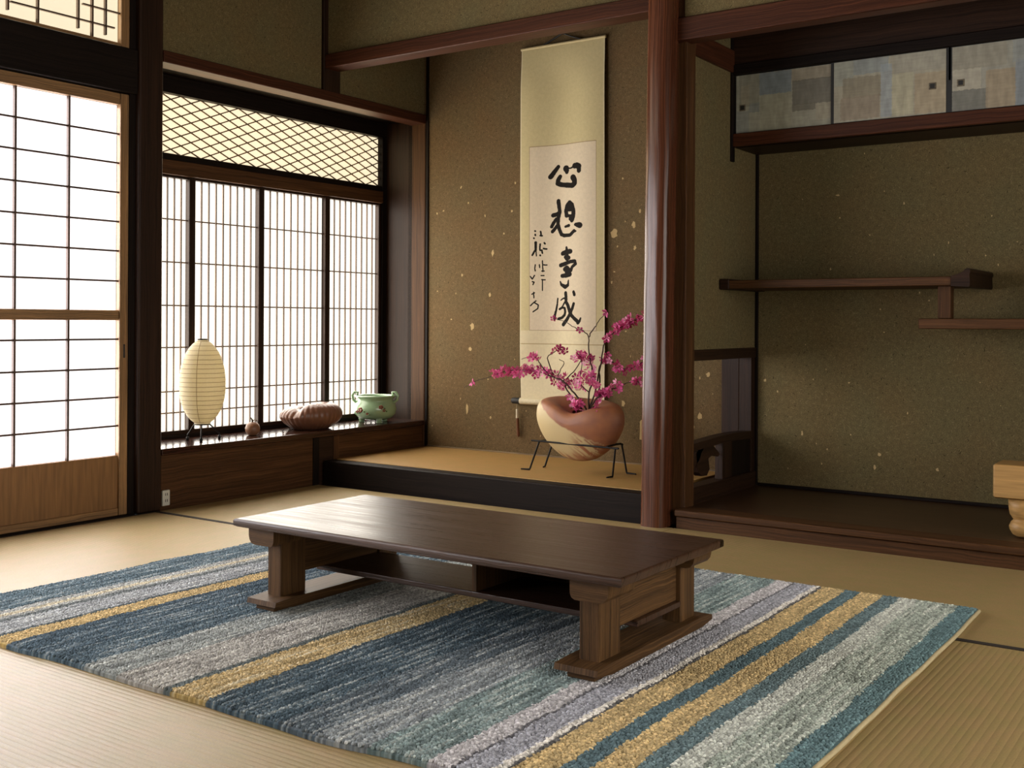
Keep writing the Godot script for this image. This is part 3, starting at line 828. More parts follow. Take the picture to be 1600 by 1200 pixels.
# ---------------------------------------------------------------- rug and table
func build_rug() -> void:
	var o := thing("rug", "blue, grey and mustard striped wool rug under the low table", "rug", Vector3(1.97, 0, 2.3))
	var wv := fbm(81, 0.9, 2)
	var hn := fbm(82, 9.0, 2)
	var nx := 92
	var nz := 68
	var P := []
	for i in nz + 1:
		var row := PackedVector3Array()
		for j in nx + 1:
			var u := float(j) / nx
			var v := float(i) / nz
			var z0 := 1.445 + 0.012 * wv.get_noise_2d(u * 4.0, 0.0)
			var z1 := 3.135 + 0.022 * wv.get_noise_2d(u * 5.0, 9.0)
			var z := lerpf(z0, z1, v)
			var x0 := 0.86 - 0.04 * v + 0.015 * wv.get_noise_2d(3.0, v * 5.0)
			var x1 := 3.112 + 0.008 * sin(v * 4.0) + 0.006 * wv.get_noise_2d(23.0, v * 3.0)
			var x := lerpf(x0, x1, u)
			var e := minf(minf(x - x0, x1 - x), minf(z - z0, z1 - z))
			row.append(Vector3(x, 0.0115 + 0.0008 * hn.get_noise_2d(x, z), z))
		P.append(row)
	# pull the rim down to the floor, rounded
	var b := mb(o)
	var us := func(p: Vector3) -> Vector2: return Vector2((p.x - 0.82) / 2.32, (p.z - 1.43) / 1.72)
	for i in nz:
		for j in nx:
			var q := [P[i][j], P[i][j + 1], P[i + 1][j + 1], P[i + 1][j]]
			b.quad(q, [Vector3.UP, Vector3.UP, Vector3.UP, Vector3.UP], [us.call(q[0]), us.call(q[1]), us.call(q[2]), us.call(q[3])])
	var rim := []
	for j in nx: rim.append([P[0][j], Vector3(0, 0, -1)])
	for i in nz: rim.append([P[i][nx], Vector3(1, 0, 0)])
	for j in nx: rim.append([P[nz][nx - j], Vector3(0, 0, 1)])
	for i in nz: rim.append([P[nz - i][0], Vector3(-1, 0, 0)])
	for k in rim.size():
		var p: Vector3 = rim[k][0]
		var q: Vector3 = rim[(k + 1) % rim.size()][0]
		var np: Vector3 = rim[k][1]
		var nq: Vector3 = rim[(k + 1) % rim.size()][1]
		var p1 := p + np * 0.004 - Vector3(0, 0.004, 0)
		var q1 := q + nq * 0.004 - Vector3(0, 0.004, 0)
		var p2 := Vector3(p1.x, 0.0005, p1.z)
		var q2 := Vector3(q1.x, 0.0005, q1.z)
		b.quad([p, q, q1, p1], [Vector3.UP, Vector3.UP, nq, np], [us.call(p), us.call(q), us.call(q), us.call(p)])
		b.quad([p1, q1, q2, p2], [np, nq, nq, np], [us.call(p), us.call(q), us.call(q), us.call(p)])
	var m := mat(Color(0.92, 0.92, 0.92), 0.95, T.rug, T.pile, 0.5)
	m.metallic_specular = 0.15
	m.rim_enabled = true
	m.rim = 0.3
	m.rim_tint = 0.6
	part(o, "ground_weave", b, m)
	# the pile: looped tufts, each with the colour of its stripe
	var tuft := MB.new()
	tuft.lathe(Vector3.ZERO, [Vector2(0.0034, 0.0), Vector2(0.0035, 0.0022), Vector2(0.0022, 0.0040), Vector2(0.0, 0.0045)], 6)
	var mm := MultiMesh.new()
	mm.transform_format = MultiMesh.TRANSFORM_3D
	mm.use_colors = true
	mm.mesh = tuft.mesh()
	var img: Image = (T.rug as ImageTexture).get_image()
	var spots := []
	rng.seed = 808
	var z := 1.446
	while z < 3.15:
		var x := 0.80
		while x < 3.13:
			var p := Vector2(x + rng.randf_range(-0.002, 0.002), z + rng.randf_range(-0.002, 0.002))
			# inside the outline?
			var v := clampf((p.y - 1.445) / 1.69, 0.0, 1.0)
			var row: PackedVector3Array = P[int(v * nz)]
			var u := clampf((p.x - row[0].x) / (row[nx].x - row[0].x), 0.0, 1.0)
			var j := int(u * nx)
			if p.x > row[0].x + 0.002 and p.x < row[nx].x - 0.002 and p.y > P[0][j].z + 0.002 and p.y < P[nz][j].z - 0.001: spots.append(p)
			x += 0.0060
		z += 0.0056
	mm.instance_count = spots.size()
	for k in spots.size():
		var p: Vector2 = spots[k]
		var ix := clampi(int((p.x - 0.82) / 2.32 * img.get_width()), 0, img.get_width() - 1)
		var iy := clampi(int((p.y - 1.43) / 1.72 * img.get_height()), 0, img.get_height() - 1)
		var tone := rng.randf_range(0.70, 1.30)
		var c := img.get_pixel(ix, iy).srgb_to_linear()
		var grey := (c.r + c.g + c.b) / 3.0
		# the tufts darken and deepen each other, so the yarn itself is paler
		c = c.lerp(Color(grey, grey, grey), 0.30) * (1.42 * tone)
		c.a = 1.0
		mm.set_instance_color(k, c)
		var lean := Basis(Vector3.RIGHT, rng.randf_range(-0.35, 0.45)) * Basis(Vector3.BACK, rng.randf_range(-0.35, 0.35))
		mm.set_instance_transform(k, Transform3D(lean.scaled(Vector3.ONE * rng.randf_range(0.9, 1.15)), Vector3(p.x, 0.0108, p.y) - (o.get_meta("origin") as Vector3)))
	var tm := mat(Color.WHITE, 0.95)
	tm.vertex_color_use_as_albedo = true
	tm.metallic_specular = 0.1
	var pile := MultiMeshInstance3D.new()
	pile.name = "tufts"
	pile.multimesh = mm
	pile.material_override = tm
	pile.set_meta("kind", "stuff")
	o.add_child(pile, true)
	var path := []
	for i in nz + 1: path.append(P[i][nx] + Vector3(0.003, -0.006, 0))
	part(o, "bound_edge", mb(o).tube(path, [0.0055], 8), mat(Color(0.76, 0.70, 0.55), 0.9, T.fibre), "pale bound edge")

func build_table() -> void:
	var o := thing("low_table", "worn dark wooden low table with a shelf and open box below, on the rug", "table", Vector3(2.055, 0.0145, 2.34))
	var top := mb(o)
	# the slab with a worn, slightly uneven rim
	var x0 := 1.456
	var x1 := 2.655
	var z0 := 2.078
	var z1 := 2.602
	var n := fbm(91, 6.0, 3)
	var y1 := 0.25
	var y0 := 0.228
	var ring := PackedVector2Array()
	var rim := [[Vector2(x0, z0), Vector2(x1, z0)], [Vector2(x1, z0), Vector2(x1, z1)], [Vector2(x1, z1), Vector2(x0, z1)], [Vector2(x0, z1), Vector2(x0, z0)]]
	for q in rim:
		var c := 44 if absf(q[0].x - q[1].x) > 0.1 else 22
		for k in c:
			ring.append(q[0].lerp(q[1], float(k) / c))
	var mid := Vector2((x0 + x1) / 2, (z0 + z1) / 2)
	var lv := []   # rings: bottom, lower edge, upper edge, top
	for r in [[0.008, y0], [0.001, y0 + 0.004], [0.0, y1 - 0.006], [0.002, y1 - 0.0015], [0.006, y1]]:
		var row := PackedVector3Array()
		for p in ring:
			var d := Vector2(signf(p.x - mid.x) if absf(p.x - mid.x) > 0.59 else 0.0, signf(p.y - mid.y) if absf(p.y - mid.y) > 0.26 else 0.0)
			var w := 0.0022 * n.get_noise_3d(p.x * 4.0, p.y * 4.0, r[1] * 30.0)
			var e: Vector2 = p - d * (r[0] + absf(w))
			row.append(Vector3(e.x, r[1], e.y))
		lv.append(row)
	for i in lv.size() - 1:
		for k in ring.size():
			var j := (k + 1) % ring.size()
			var q := [lv[i][k], lv[i][j], lv[i + 1][j], lv[i + 1][k]]
			var out := Vector3(ring[k].x - mid.x, 0, ring[k].y - mid.y)
			out = Vector3(signf(out.x), 0, 0) if absf(out.x) > 0.595 and absf(out.z) < 0.259 else Vector3(0, 0, signf(out.z))
			var tilt: Array = [Vector3(0, -0.8, 0), Vector3(0, -0.05, 0), Vector3(0, 0.05, 0), Vector3(0, 0.9, 0), Vector3(0, 3.0, 0)]
			var na: Vector3 = (out + tilt[i]).normalized()
			var nb: Vector3 = (out + tilt[i + 1]).normalized()
			top.quad(q, [na, na, nb, nb], [Vector2(q[0].x, q[0].z * 4.0 + q[0].y * 4.0), Vector2(q[1].x, q[1].z * 4.0 + q[1].y * 4.0), Vector2(q[2].x, q[2].z * 4.0 + q[2].y * 4.0), Vector2(q[3].x, q[3].z * 4.0 + q[3].y * 4.0)])
	for e in [0, lv.size() - 1]:
		var nn := Vector3.UP if e else Vector3.DOWN
		var c := Vector3(mid.x, lv[e][0].y, mid.y)
		for k in ring.size():
			var a: Vector3 = lv[e][k]
			var d: Vector3 = lv[e][(k + 1) % ring.size()]
			top.tri(c, a, d, nn, nn, nn, Vector2(c.x, c.z * 4.0), Vector2(a.x, a.z * 4.0), Vector2(d.x, d.z * 4.0))
	part(o, "tabletop", top, M.table)
	for side in [-1, 1]:
		var X := func(v: float) -> float: return v if side < 0 else 2 * 2.0555 - v
		var bx := func(called: String, a: Vector3, d: Vector3, bev: float, g: int) -> void:
			var p := X.call(a.x) as float
			var q := X.call(d.x) as float
			piece(o, called, Vector3(minf(p, q), a.y, a.z), Vector3(maxf(p, q), d.y, d.z), M.table_leg, bev, g)
		bx.call("leg", Vector3(1.537, 0.04, 2.458), Vector3(1.590, 0.212, 2.552), 0.004, 1)
		bx.call("leg", Vector3(1.537, 0.04, 2.075), Vector3(1.590, 0.212, 2.155), 0.004, 1)
		bx.call("apron", Vector3(1.550, 0.098, 2.15), Vector3(1.580, 0.20, 2.46), 0.003, 2)
		# foot: a plank that rises at its ends, with a block under each end
		var pa := X.call(1.514) as float
		var pb := X.call(1.622) as float
		part(o, "foot_rail", mb(o).extrude(PackedVector2Array([Vector2(2.02, 0.030), Vector2(2.08, 0.0225), Vector2(2.54, 0.0225), Vector2(2.603, 0.032), Vector2(2.600, 0.045), Vector2(2.54, 0.048), Vector2(2.08, 0.048), Vector2(2.02, 0.042)]), 0, minf(pa, pb), maxf(pa, pb)), M.table_leg)
		for z in [[2.05, 2.10], [2.53, 2.585]]:
			bx.call("foot_pad", Vector3(1.53, 0.0145, z[0]), Vector3(1.60, 0.026, z[1]), 0.002, 0)
		# bolster under the top, rounded below
		for z in [[2.462, 2.584], [2.06, 2.16]]:
			var pl := PackedVector2Array()
			for q in [[1.499, 0.228], [1.499, 0.208], [1.502, 0.196], [1.510, 0.187], [1.522, 0.184], [1.582, 0.184], [1.590, 0.188], [1.594, 0.197], [1.595, 0.228]]:
				pl.append(Vector2(X.call(q[0]), q[1]))
			part(o, "bolster", mb(o).extrude(pl, 2, z[0], z[1]), M.table_leg)
		bx.call("bearer", Vector3(1.52, 0.198, 2.165), Vector3(1.60, 0.228, 2.44), 0.003, 2)
	piece(o, "shelf", Vector3(1.545, 0.084, 2.145), Vector3(2.572, 0.099, 2.375), M.table, 0.002, 0)
	# open box hung in the right half
	var bm: Material = M.table_leg
	piece(o, "box_side", Vector3(2.092, 0.098, 2.15), Vector3(2.108, 0.229, 2.372), bm, 0.002, 1)
	piece(o, "box_side", Vector3(2.50, 0.098, 2.15), Vector3(2.516, 0.229, 2.372), bm, 0.002, 1)
	piece(o, "box_back", Vector3(2.108, 0.098, 2.15), Vector3(2.50, 0.229, 2.162), bm, 0.002, 0)

# ---------------------------------------------------------------- scroll
func build_scroll() -> void:
	var W := 390
	var H := 1480
	var n := fbm(101, 0.05, 3)
	var f := fbm(102, 0.6, 2)
	var silk := Color(0.80, 0.745, 0.575)
	var b := PackedByteArray()
	b.resize(W * H * 3)
	# the writing sheet lies at these shares of the scroll
	var L := 0.108
	var R := 0.915
	var A := 0.279
	var Z := 0.802
	for y in H:
		for x in W:
			var u := float(x) / W
			var v := float(y) / H
			var c := silk
			var g := 1.0 + 0.025 * n.get_noise_2d(x, y) + 0.03 * f.get_noise_2d(x * 0.2, y * 2.0) + 0.02 * f.get_noise_2d(x * 2.0, y * 0.1)
			if u > L and u < R and v > A and v < Z:
				c = Color(0.86, 0.80, 0.70)
				var e := minf(minf(u - L, R - u) * W, minf(v - A, Z - v) * H)
				if e < 2.2: c = Color(0.62, 0.54, 0.42)
			elif v > Z:
				c = Color(0.86, 0.81, 0.68)
				if v > 0.838 and v < 0.841: c = Color(0.70, 0.63, 0.48)
			if u < 0.012 or u > 0.988: c = c.lerp(Color(0.92, 0.88, 0.76), 0.6)
			var k := (y * W + x) * 3
			b[k] = clampi(int(c.r * g * 255.0), 0, 255)
			b[k + 1] = clampi(int(c.g * g * 255.0), 0, 255)
			b[k + 2] = clampi(int(c.b * g * 255.0), 0, 255)
	# brush strokes, written in tenths of a millimetre-like units: [weight, points...], in the frame of the sheet's photograph
	var ink := func(w0: float, w1: float, pts: Array) -> void:
		for i in pts.size() - 1:
			var p: Vector2 = pts[i]
			var q: Vector2 = pts[i + 1]
			var steps := int(p.distance_to(q) * 6.0) + 2
			for s in steps:
				var t := float(s) / (steps - 1)
				var g := p.lerp(q, t)
				var rad := lerpf(w0, w1, (i + t) / (pts.size() - 1)) * 3.0 * (1.0 + 0.18 * f.get_noise_2d(g.x * 5.0, g.y * 5.0))
				var uu := (g.x - 818.0) / 130.0
				var top := 78.0 - 18.0 * uu
				var vv := (g.y - top) / (628.5 - top)
				var cx := uu * W
				var cy := vv * H
				for dy in range(-int(rad) - 1, int(rad) + 2):
					for dx in range(-int(rad) - 1, int(rad) + 2):
						if dx * dx + dy * dy * 1.25 <= rad * rad:
							var xx := int(cx) + dx
							var yy := int(cy) + dy
							if xx >= 0 and yy >= 0 and xx < W and yy < H:
								var k := (yy * W + xx) * 3
								b[k] = 26
								b[k + 1] = 21
								b[k + 2] = 17
	var V := func(ox: float, oy: float, s: float, a: Array) -> Array:
		var out := []
		for i in range(0, a.size(), 2): out.append(Vector2(ox + a[i] / s, oy + a[i + 1] / s))
		return out
	var s1 := 20.0
	ink.call(2.6, 3.6, V.call(850, 245, s1, [510, 310, 400, 460, 270, 640]))
	ink.call(4.4, 2.6, V.call(850, 245, s1, [760, 370, 790, 440, 790, 490]))
	ink.call(1.0, 1.2, V.call(850, 245, s1, [820, 365, 920, 360, 1010, 320]))
	ink.call(4.0, 3.0, V.call(850, 245, s1, [1060, 290, 1150, 270, 1200, 340, 1200, 450]))
	ink.call(3.4, 4.4, V.call(850, 245, s1, [1120, 260, 1190, 310]))
	ink.call(3.0, 4.2, V.call(850, 245, s1, [570, 620, 510, 720, 490, 840, 620, 880, 800, 890, 980, 905, 1060, 830, 1050, 720, 1000, 650]))
	var s2 := 17.14
	ink.call(2.9, 2.4, V.call(850, 305, s2, [440, 160, 460, 300, 480, 450, 440, 620, 430, 780, 470, 930, 530, 1060, 620, 1090, 780, 1075, 900, 960]))
	ink.call(3.2, 2.6, V.call(850, 305, s2, [300, 550, 400, 520, 480, 460]))
	ink.call(2.4, 2.4, V.call(850, 305, s2, [390, 640, 320, 740, 260, 860]))
	ink.call(2.4, 2.4, V.call(850, 305, s2, [410, 820, 340, 920, 280, 990]))
	ink.call(3.0, 3.2, V.call(850, 305, s2, [680, 560, 660, 440, 690, 290, 760, 200, 830, 260, 880, 430, 870, 580, 830, 680]))
	ink.call(3.2, 2.4, V.call(850, 305, s2, [740, 300, 790, 330, 830, 400]))
	ink.call(2.2, 2.2, V.call(850, 305, s2, [690, 400, 800, 400]))
	ink.call(2.0, 2.4, V.call(850, 305, s2, [700, 560, 800, 560, 780, 650]))
	ink.call(1.6, 2.2, V.call(850, 305, s2, [640, 850, 740, 820]))
	ink.call(2.4, 4.2, V.call(850, 305, s2, [940, 790, 1060, 810]))
	ink.call(2.2, 1.2, V.call(850, 305, s2, [860, 990, 950, 965]))
	var s3 := 16.0
	ink.call(1.6, 3.2, V.call(850, 380, s3, [630, 110, 650, 220, 650, 400]))
	ink.call(3.2, 3.6, V.call(850, 380, s3, [530, 270, 620, 230, 740, 210]))
	ink.call(3.0, 3.2, V.call(850, 380, s3, [610, 360, 690, 370]))
	ink.call(3.0, 2.0, V.call(850, 380, s3, [480, 565, 600, 520, 730, 470, 860, 450, 880, 520, 790, 600, 760, 700]))
	ink.call(3.6, 4.6, V.call(850, 380, s3, [600, 660, 640, 640, 680, 690]))
	ink.call(2.8, 3.8, V.call(850, 380, s3, [520, 830, 620, 815, 720, 780]))
	ink.call(3.4, 3.0, V.call(850, 380, s3, [640, 620, 640, 800]))
	ink.call(0.9, 3.0, V.call(850, 380, s3, [465, 970, 500, 1050, 600, 1100]))
	ink.call(3.0, 0.9, V.call(850, 380, s3, [600, 1100, 680, 1060, 690, 930]))
	var s4 := 18.46
	ink.call(1.0, 1.9, V.call(850, 450, s4, [465, 320, 450, 480, 420, 650, 380, 800, 365, 910]))
	ink.call(0.8, 1.2, V.call(850, 450, s4, [560, 370, 620, 320, 690, 300]))
	ink.call(2.4, 2.6, V.call(850, 450, s4, [710, 150, 725, 280, 720, 400, 790, 520, 840, 680, 900, 800, 1010, 900, 1110, 980]))
	ink.call(2.4, 1.0, V.call(850, 450, s4, [1100, 1000, 1150, 950, 1180, 860]))
	ink.call(1.4, 1.0, V.call(850, 450, s4, [690, 420, 650, 480, 600, 570]))
	ink.call(1.6, 2.0, V.call(850, 450, s4, [520, 630, 600, 580, 680, 590, 700, 700, 680, 790, 600, 870, 490, 910]))
	ink.call(2.0, 2.6, V.call(850, 450, s4, [970, 450, 930, 580, 860, 740, 770, 900, 640, 1070]))
	ink.call(2.0, 2.2, V.call(850, 450, s4, [960, 110, 990, 200]))
	var s5 := 17.14
	for q in [[270, 210, 280, 220], [275, 310, 280, 330], [240, 405, 250, 410], [410, 220, 415, 260], [400, 330, 450, 335], [420, 260, 420, 330], [500, 525, 520, 550], [480, 680, 560, 690], [395, 860, 400, 870]]:
		ink.call(1.2, 1.2, V.call(825, 350, s5, q))
	ink.call(1.9, 1.5, V.call(825, 350, s5, [290, 520, 290, 640, 290, 740]))
	ink.call(1.4, 1.2, V.call(825, 350, s5, [270, 740, 200, 870]))
	ink.call(0.8, 0.8, V.call(825, 350, s5, [300, 780, 305, 880]))
	ink.call(1.1, 1.0, V.call(825, 350, s5, [400, 560, 390, 660, 395, 730, 440, 720, 455, 810]))
	var s6 := 12.63
	for q in [[335, 50, 340, 180, 345, 260], [280, 130, 285, 185], [350, 130, 420, 130], [320, 255, 370, 250], [310, 345, 365, 340], [320, 425, 385, 425], [335, 440, 335, 640], [205, 130, 195, 210, 205, 255], [115, 370, 150, 420, 190, 345], [150, 470, 185, 480, 160, 530], [140, 720, 190, 690], [175, 680, 178, 790], [215, 850, 150, 910, 115, 950], [180, 880, 260, 930, 250, 1000, 160, 1070]]:
		ink.call(0.9, 0.85, V.call(825, 405, s6, q))
	var tex := ImageTexture.create_from_image(Image.create_from_data(W, H, false, Image.FORMAT_RGB8, b))
	var o := thing("hanging_scroll", "tall cream hanging scroll with bold black calligraphy on the alcove wall", "scroll", Vector3(0.88, 0.36, 0.0))
	var P := []
	var Q := []
	for i in 61:
		var row := PackedVector3Array()
		var back := PackedVector3Array()
		for j in 33:
			var u := j / 32.0
			var v := i / 60.0
			var x := lerpf(lerpf(0.638, 1.121, u), lerpf(0.646, 1.129, u), v)
			var wave := 0.011 * sin(u * 8.0 + 0.9 + 1.0 * v) * smoothstep(0.0, 0.12, v) * smoothstep(1.0, 0.85, v)
			var z := 0.019 + wave + 0.004 * v
			row.append(Vector3(x, lerpf(2.158, 0.395, v), z))
			back.append(Vector3(x, lerpf(2.158, 0.395, v), z - 0.0015))
		P.append(row)
		Q.append(back)
	var sm := mat(Color(0.97, 0.97, 0.97), 0.75, tex, T.fibre, 0.01)
	sm.metallic_specular = 0.25
	part(o, "mounting", mb(o).grid(P, false, -1.0), sm, "cream silk mounting with the written sheet")
	part(o, "backing", mb(o).grid(Q, false, 1.0), mat(Color(0.78, 0.73, 0.62), 0.9))
	part(o, "roller", mb(o).tube([Vector3(0.644, 0.388, 0.024), Vector3(1.131, 0.388, 0.024)], [0.0165], 20), mat(Color(0.87, 0.82, 0.69), 0.6, T.fibre))
	for q in [[0.594, 0.644], [1.131, 1.180]]:
		var xa: float = q[0]
		var xb: float = q[1]
		part(o, "roller_knob", mb(o).tube([Vector3(xa, 0.388, 0.024), Vector3(lerpf(xa, xb, 0.1), 0.388, 0.024), Vector3(lerpf(xa, xb, 0.9), 0.388, 0.024), Vector3(xb, 0.388, 0.024)], [0.013, 0.0155, 0.0155, 0.013], 16), M.slot)
	part(o, "top_rod", mb(o).tube([Vector3(0.634, 2.163, 0.016), Vector3(1.125, 2.163, 0.016)], [0.0075], 10), mat(Color(0.80, 0.73, 0.56), 0.6, T.fibre))
	part(o, "hanging_cord", mb(o).tube([Vector3(0.77, 2.170, 0.016), Vector3(0.82, 2.19, 0.014), Vector3(0.875, 2.215, 0.010), Vector3(0.93, 2.19, 0.014), Vector3(0.985, 2.170, 0.016)], [0.004], 6), M.slot)
	part(o, "hook", mb(o).tube([Vector3(0.875, 2.212, 0.0), Vector3(0.875, 2.212, 0.014), Vector3(0.875, 2.222, 0.018)], [0.0025], 6), M.iron)
	# a weight on a cord from the left end of the roller
	var w := thing("scroll_weight", "slim brown weight with a white cap hanging beside the scroll roller", "scroll weight", Vector3(0.622, 0.19, 0.02))
	part(w, "cap", mb(w).tube([Vector3(0.622, 0.300, 0.02), Vector3(0.622, 0.345, 0.022)], [0.0075, 0.0065], 10), mat(Color(0.80, 0.76, 0.66), 0.7))
	part(w, "tassel", mb(w).tube([Vector3(0.624, 0.205, 0.012), Vector3(0.624, 0.215, 0.013), Vector3(0.622, 0.300, 0.018)], [0.006, 0.0085, 0.0075], 10), mat(Color(0.42, 0.24, 0.11), 0.7, T.fibre))
	part(w, "cord", mb(w).tube([Vector3(0.622, 0.345, 0.022), Vector3(0.622, 0.375, 0.024)], [0.0015], 6), mat(Color(0.6, 0.55, 0.45), 0.8))

# ---------------------------------------------------------------- vase, stand and branches
func build_vase() -> void:
	# stand of black iron wire
	var o := thing("vase_stand", "black iron wire stand with splayed feet under the clay vase", "stand", Vector3(1.225, 0.117, 0.41))
	var y := 0.252
	var r := 0.0042
	var zf := 0.487
	var zb := 0.345
	part(o, "rail", mb(o).tube([Vector3(1.02, y, zf), Vector3(1.06, y, zf), Vector3(1.452, y - 0.006, zf), Vector3(1.468, y - 0.006, zf)], [r], 8), M.iron)
	part(o, "rail", mb(o).tube([Vector3(1.03, y, zb), Vector3(1.41, y - 0.004, zb)], [r], 8), M.iron)
	for x in [1.062, 1.41]:
		part(o, "side_bar", mb(o).tube([Vector3(x, y - 0.001, zf), Vector3(x - 0.01, y - 0.001, zb)], [r], 8), M.iron)
	var g := 0.1175 + r
	for q in [[Vector3(1.062, y, zf), Vector3(1.013, g, 0.49), Vector3(0.972, g, 0.50)], [Vector3(1.05, y, zb), Vector3(1.012, g, 0.362), Vector3(1.018, g, 0.385)], [Vector3(1.452, y - 0.006, zf), Vector3(1.432, g, 0.475), Vector3(1.424, g, 0.512)], [Vector3(1.405, y - 0.004, zb), Vector3(1.425, g, 0.335), Vector3(1.474, g, 0.342)]]:
		part(o, "leg", mb(o).tube([q[0], q[0].lerp(q[1], 0.96), q[1], q[2]], [r, r, r, r * 0.8], 8), M.iron)
	# the vase: flattened, heart-shaped, leaning forward
	var v := thing("vase", "squat heart-shaped terracotta vase with a cream slip splash, on the wire stand", "vase", Vector3(1.228, 0.170, 0.415))
	var prof := [Vector2(0.0, 0.172), Vector2(0.042, 0.173), Vector2(0.088, 0.187), Vector2(0.134, 0.216), Vector2(0.171, 0.252), Vector2(0.199, 0.292), Vector2(0.216, 0.332), Vector2(0.221, 0.365), Vector2(0.217, 0.394), Vector2(0.206, 0.415), Vector2(0.186, 0.429), Vector2(0.156, 0.435), Vector2(0.120, 0.431), Vector2(0.085, 0.422), Vector2(0.055, 0.412), Vector2(0.041, 0.404), Vector2(0.038, 0.392), Vector2(0.070, 0.365), Vector2(0.120, 0.32), Vector2(0.120, 0.26), Vector2(0.0, 0.225)]
	# resample the outline finely
	var fine := []
	for i in prof.size() - 1:
		for k in 6:
			var p0: Vector2 = prof[maxi(i - 1, 0)]
			var p3: Vector2 = prof[mini(i + 2, prof.size() - 1)]
			fine.append((prof[i] as Vector2).cubic_interpolate(prof[i + 1], p0, p3, k / 6.0))
	fine.append(prof[-1])
	var segs := 128
	var P := []
	var C := []
	var n := fbm(111, 5.0, 3)
	var clay := Color(0.63, 0.405, 0.265).srgb_to_linear()
	var clay2 := Color(0.54, 0.35, 0.265).srgb_to_linear()
	var slip := Color(0.76, 0.68, 0.51).srgb_to_linear()
	for i in fine.size():
		var row := PackedVector3Array()
		var cols := []
		for j in segs:
			var a := TAU * j / segs
			var q: Vector2 = fine[i]
			var X := cos(a) * absf(q.x)
			var Z := sin(a) * absf(q.x) * 0.46
			var h := q.y - 0.172
			# the left shoulder is higher than the right
			var yy := q.y + 0.010 * clampf(-X / 0.2, -1, 1) * clampf(h / 0.25, 0, 1)
			# lean forward
			var t := h * 0.18
			# the lip dips in front, so that the outline is a heart
			yy -= 0.027 * exp(-pow(X / 0.075, 2.0)) * smoothstep(-0.015, 0.035, Z) * smoothstep(0.16, 0.235, h)
			yy -= 0.008 * exp(-pow(X / 0.10, 2.0)) * smoothstep(0.2, 0.235, h)
			row.append(Vector3(1.228 + X, yy - Z * 0.22, 0.400 + Z + t * 0.35))
			var e := X / 0.221
			var hh := h / 0.257
			var line := 0.645 - 0.42 * e + 0.02 * n.get_noise_2d(e * 2.0, 3.0)
			# the slip ran down to the right in strands
			var across := 0.8 * e + 0.86 * hh
			var along := 0.6 * e - 1.15 * hh
			var strand := n.get_noise_2d(across * 1.5 + 7.0, along * 0.12)
			var s := 0.0
			if sin(a) > -0.35:
				s = smoothstep(-0.01, 0.02, line - hh)
				var thin := smoothstep(-0.12, 0.30, e + 0.30 * (0.30 - hh))
				s *= 1.0 - thin * smoothstep(-0.02, 0.02, strand + 0.04 * thin)
				s *= smoothstep(0.66, 0.50, e)
				s *= 1.0 - smoothstep(0.16, 0.05, hh + 0.25 * strand) * 0.8
				if absf(hh - line) < 0.010 and e > 0.1 and e < 0.8: s = maxf(s, 0.55)
			var base := clay2.lerp(clay, clampf(0.5 + 0.9 * n.get_noise_3d(X * 3.0, h * 3.0, Z * 3.0), 0, 1))
			var c := base.lerp(slip, s)
			cols.append(c)
		P.append(row)
		C.append(cols)
	var vm := mat(Color.WHITE, 0.5, null, T.rough, 0.03)
	vm.vertex_color_use_as_albedo = true
	part(v, "vessel", mb(v).grid(P, true, -1.0, Vector2(4, 2), Vector2.ZERO, C), vm)
	branches()

func blossom_mesh(open: float, seed_: int) -> ArrayMesh:
	var b := MB.new(Vector3.ZERO, seed_)
	var R := RandomNumberGenerator.new()
	R.seed = seed_
	for k in 5:
		var a := TAU * k / 5.0 + R.randf_range(-0.12, 0.12)
		var d := Vector3(cos(a), 0, sin(a))
		var s := Vector3(-sin(a), 0, cos(a))
		var l := R.randf_range(0.9, 1.1)
		var up := lerpf(0.9, 0.28, open)
		var A := d * 0.12
		var B := d * 0.62 * l + s * 0.36 + Vector3(0, up * 0.55, 0)
		var D := d * 0.62 * l - s * 0.36 + Vector3(0, up * 0.55, 0)
		var E := d * 1.0 * l + Vector3(0, up, 0) + s * 0.14
		var E2 := d * 1.0 * l + Vector3(0, up, 0) - s * 0.14
		var M_ := d * 0.62 * l + Vector3(0, up * 0.36, 0)
		var n0 := (Vector3.UP - d * 0.5).normalized()
		for q in [[A, B, M_], [A, M_, D], [M_, B, E], [M_, E2, D], [M_, E, E2]]:
			b.tri(q[0], q[1], q[2], n0, n0, n0)
	# stamens
	for k in 6:
		var a := TAU * k / 6.0
		var tip := Vector3(cos(a) * 0.22, 0.42, sin(a) * 0.22)
		b.tri(Vector3(cos(a + 0.5), 0, sin(a + 0.5)) * 0.05, Vector3(cos(a - 0.5), 0, sin(a - 0.5)) * 0.05, tip, Vector3.UP, Vector3.UP, Vector3.UP)
	return b.mesh()

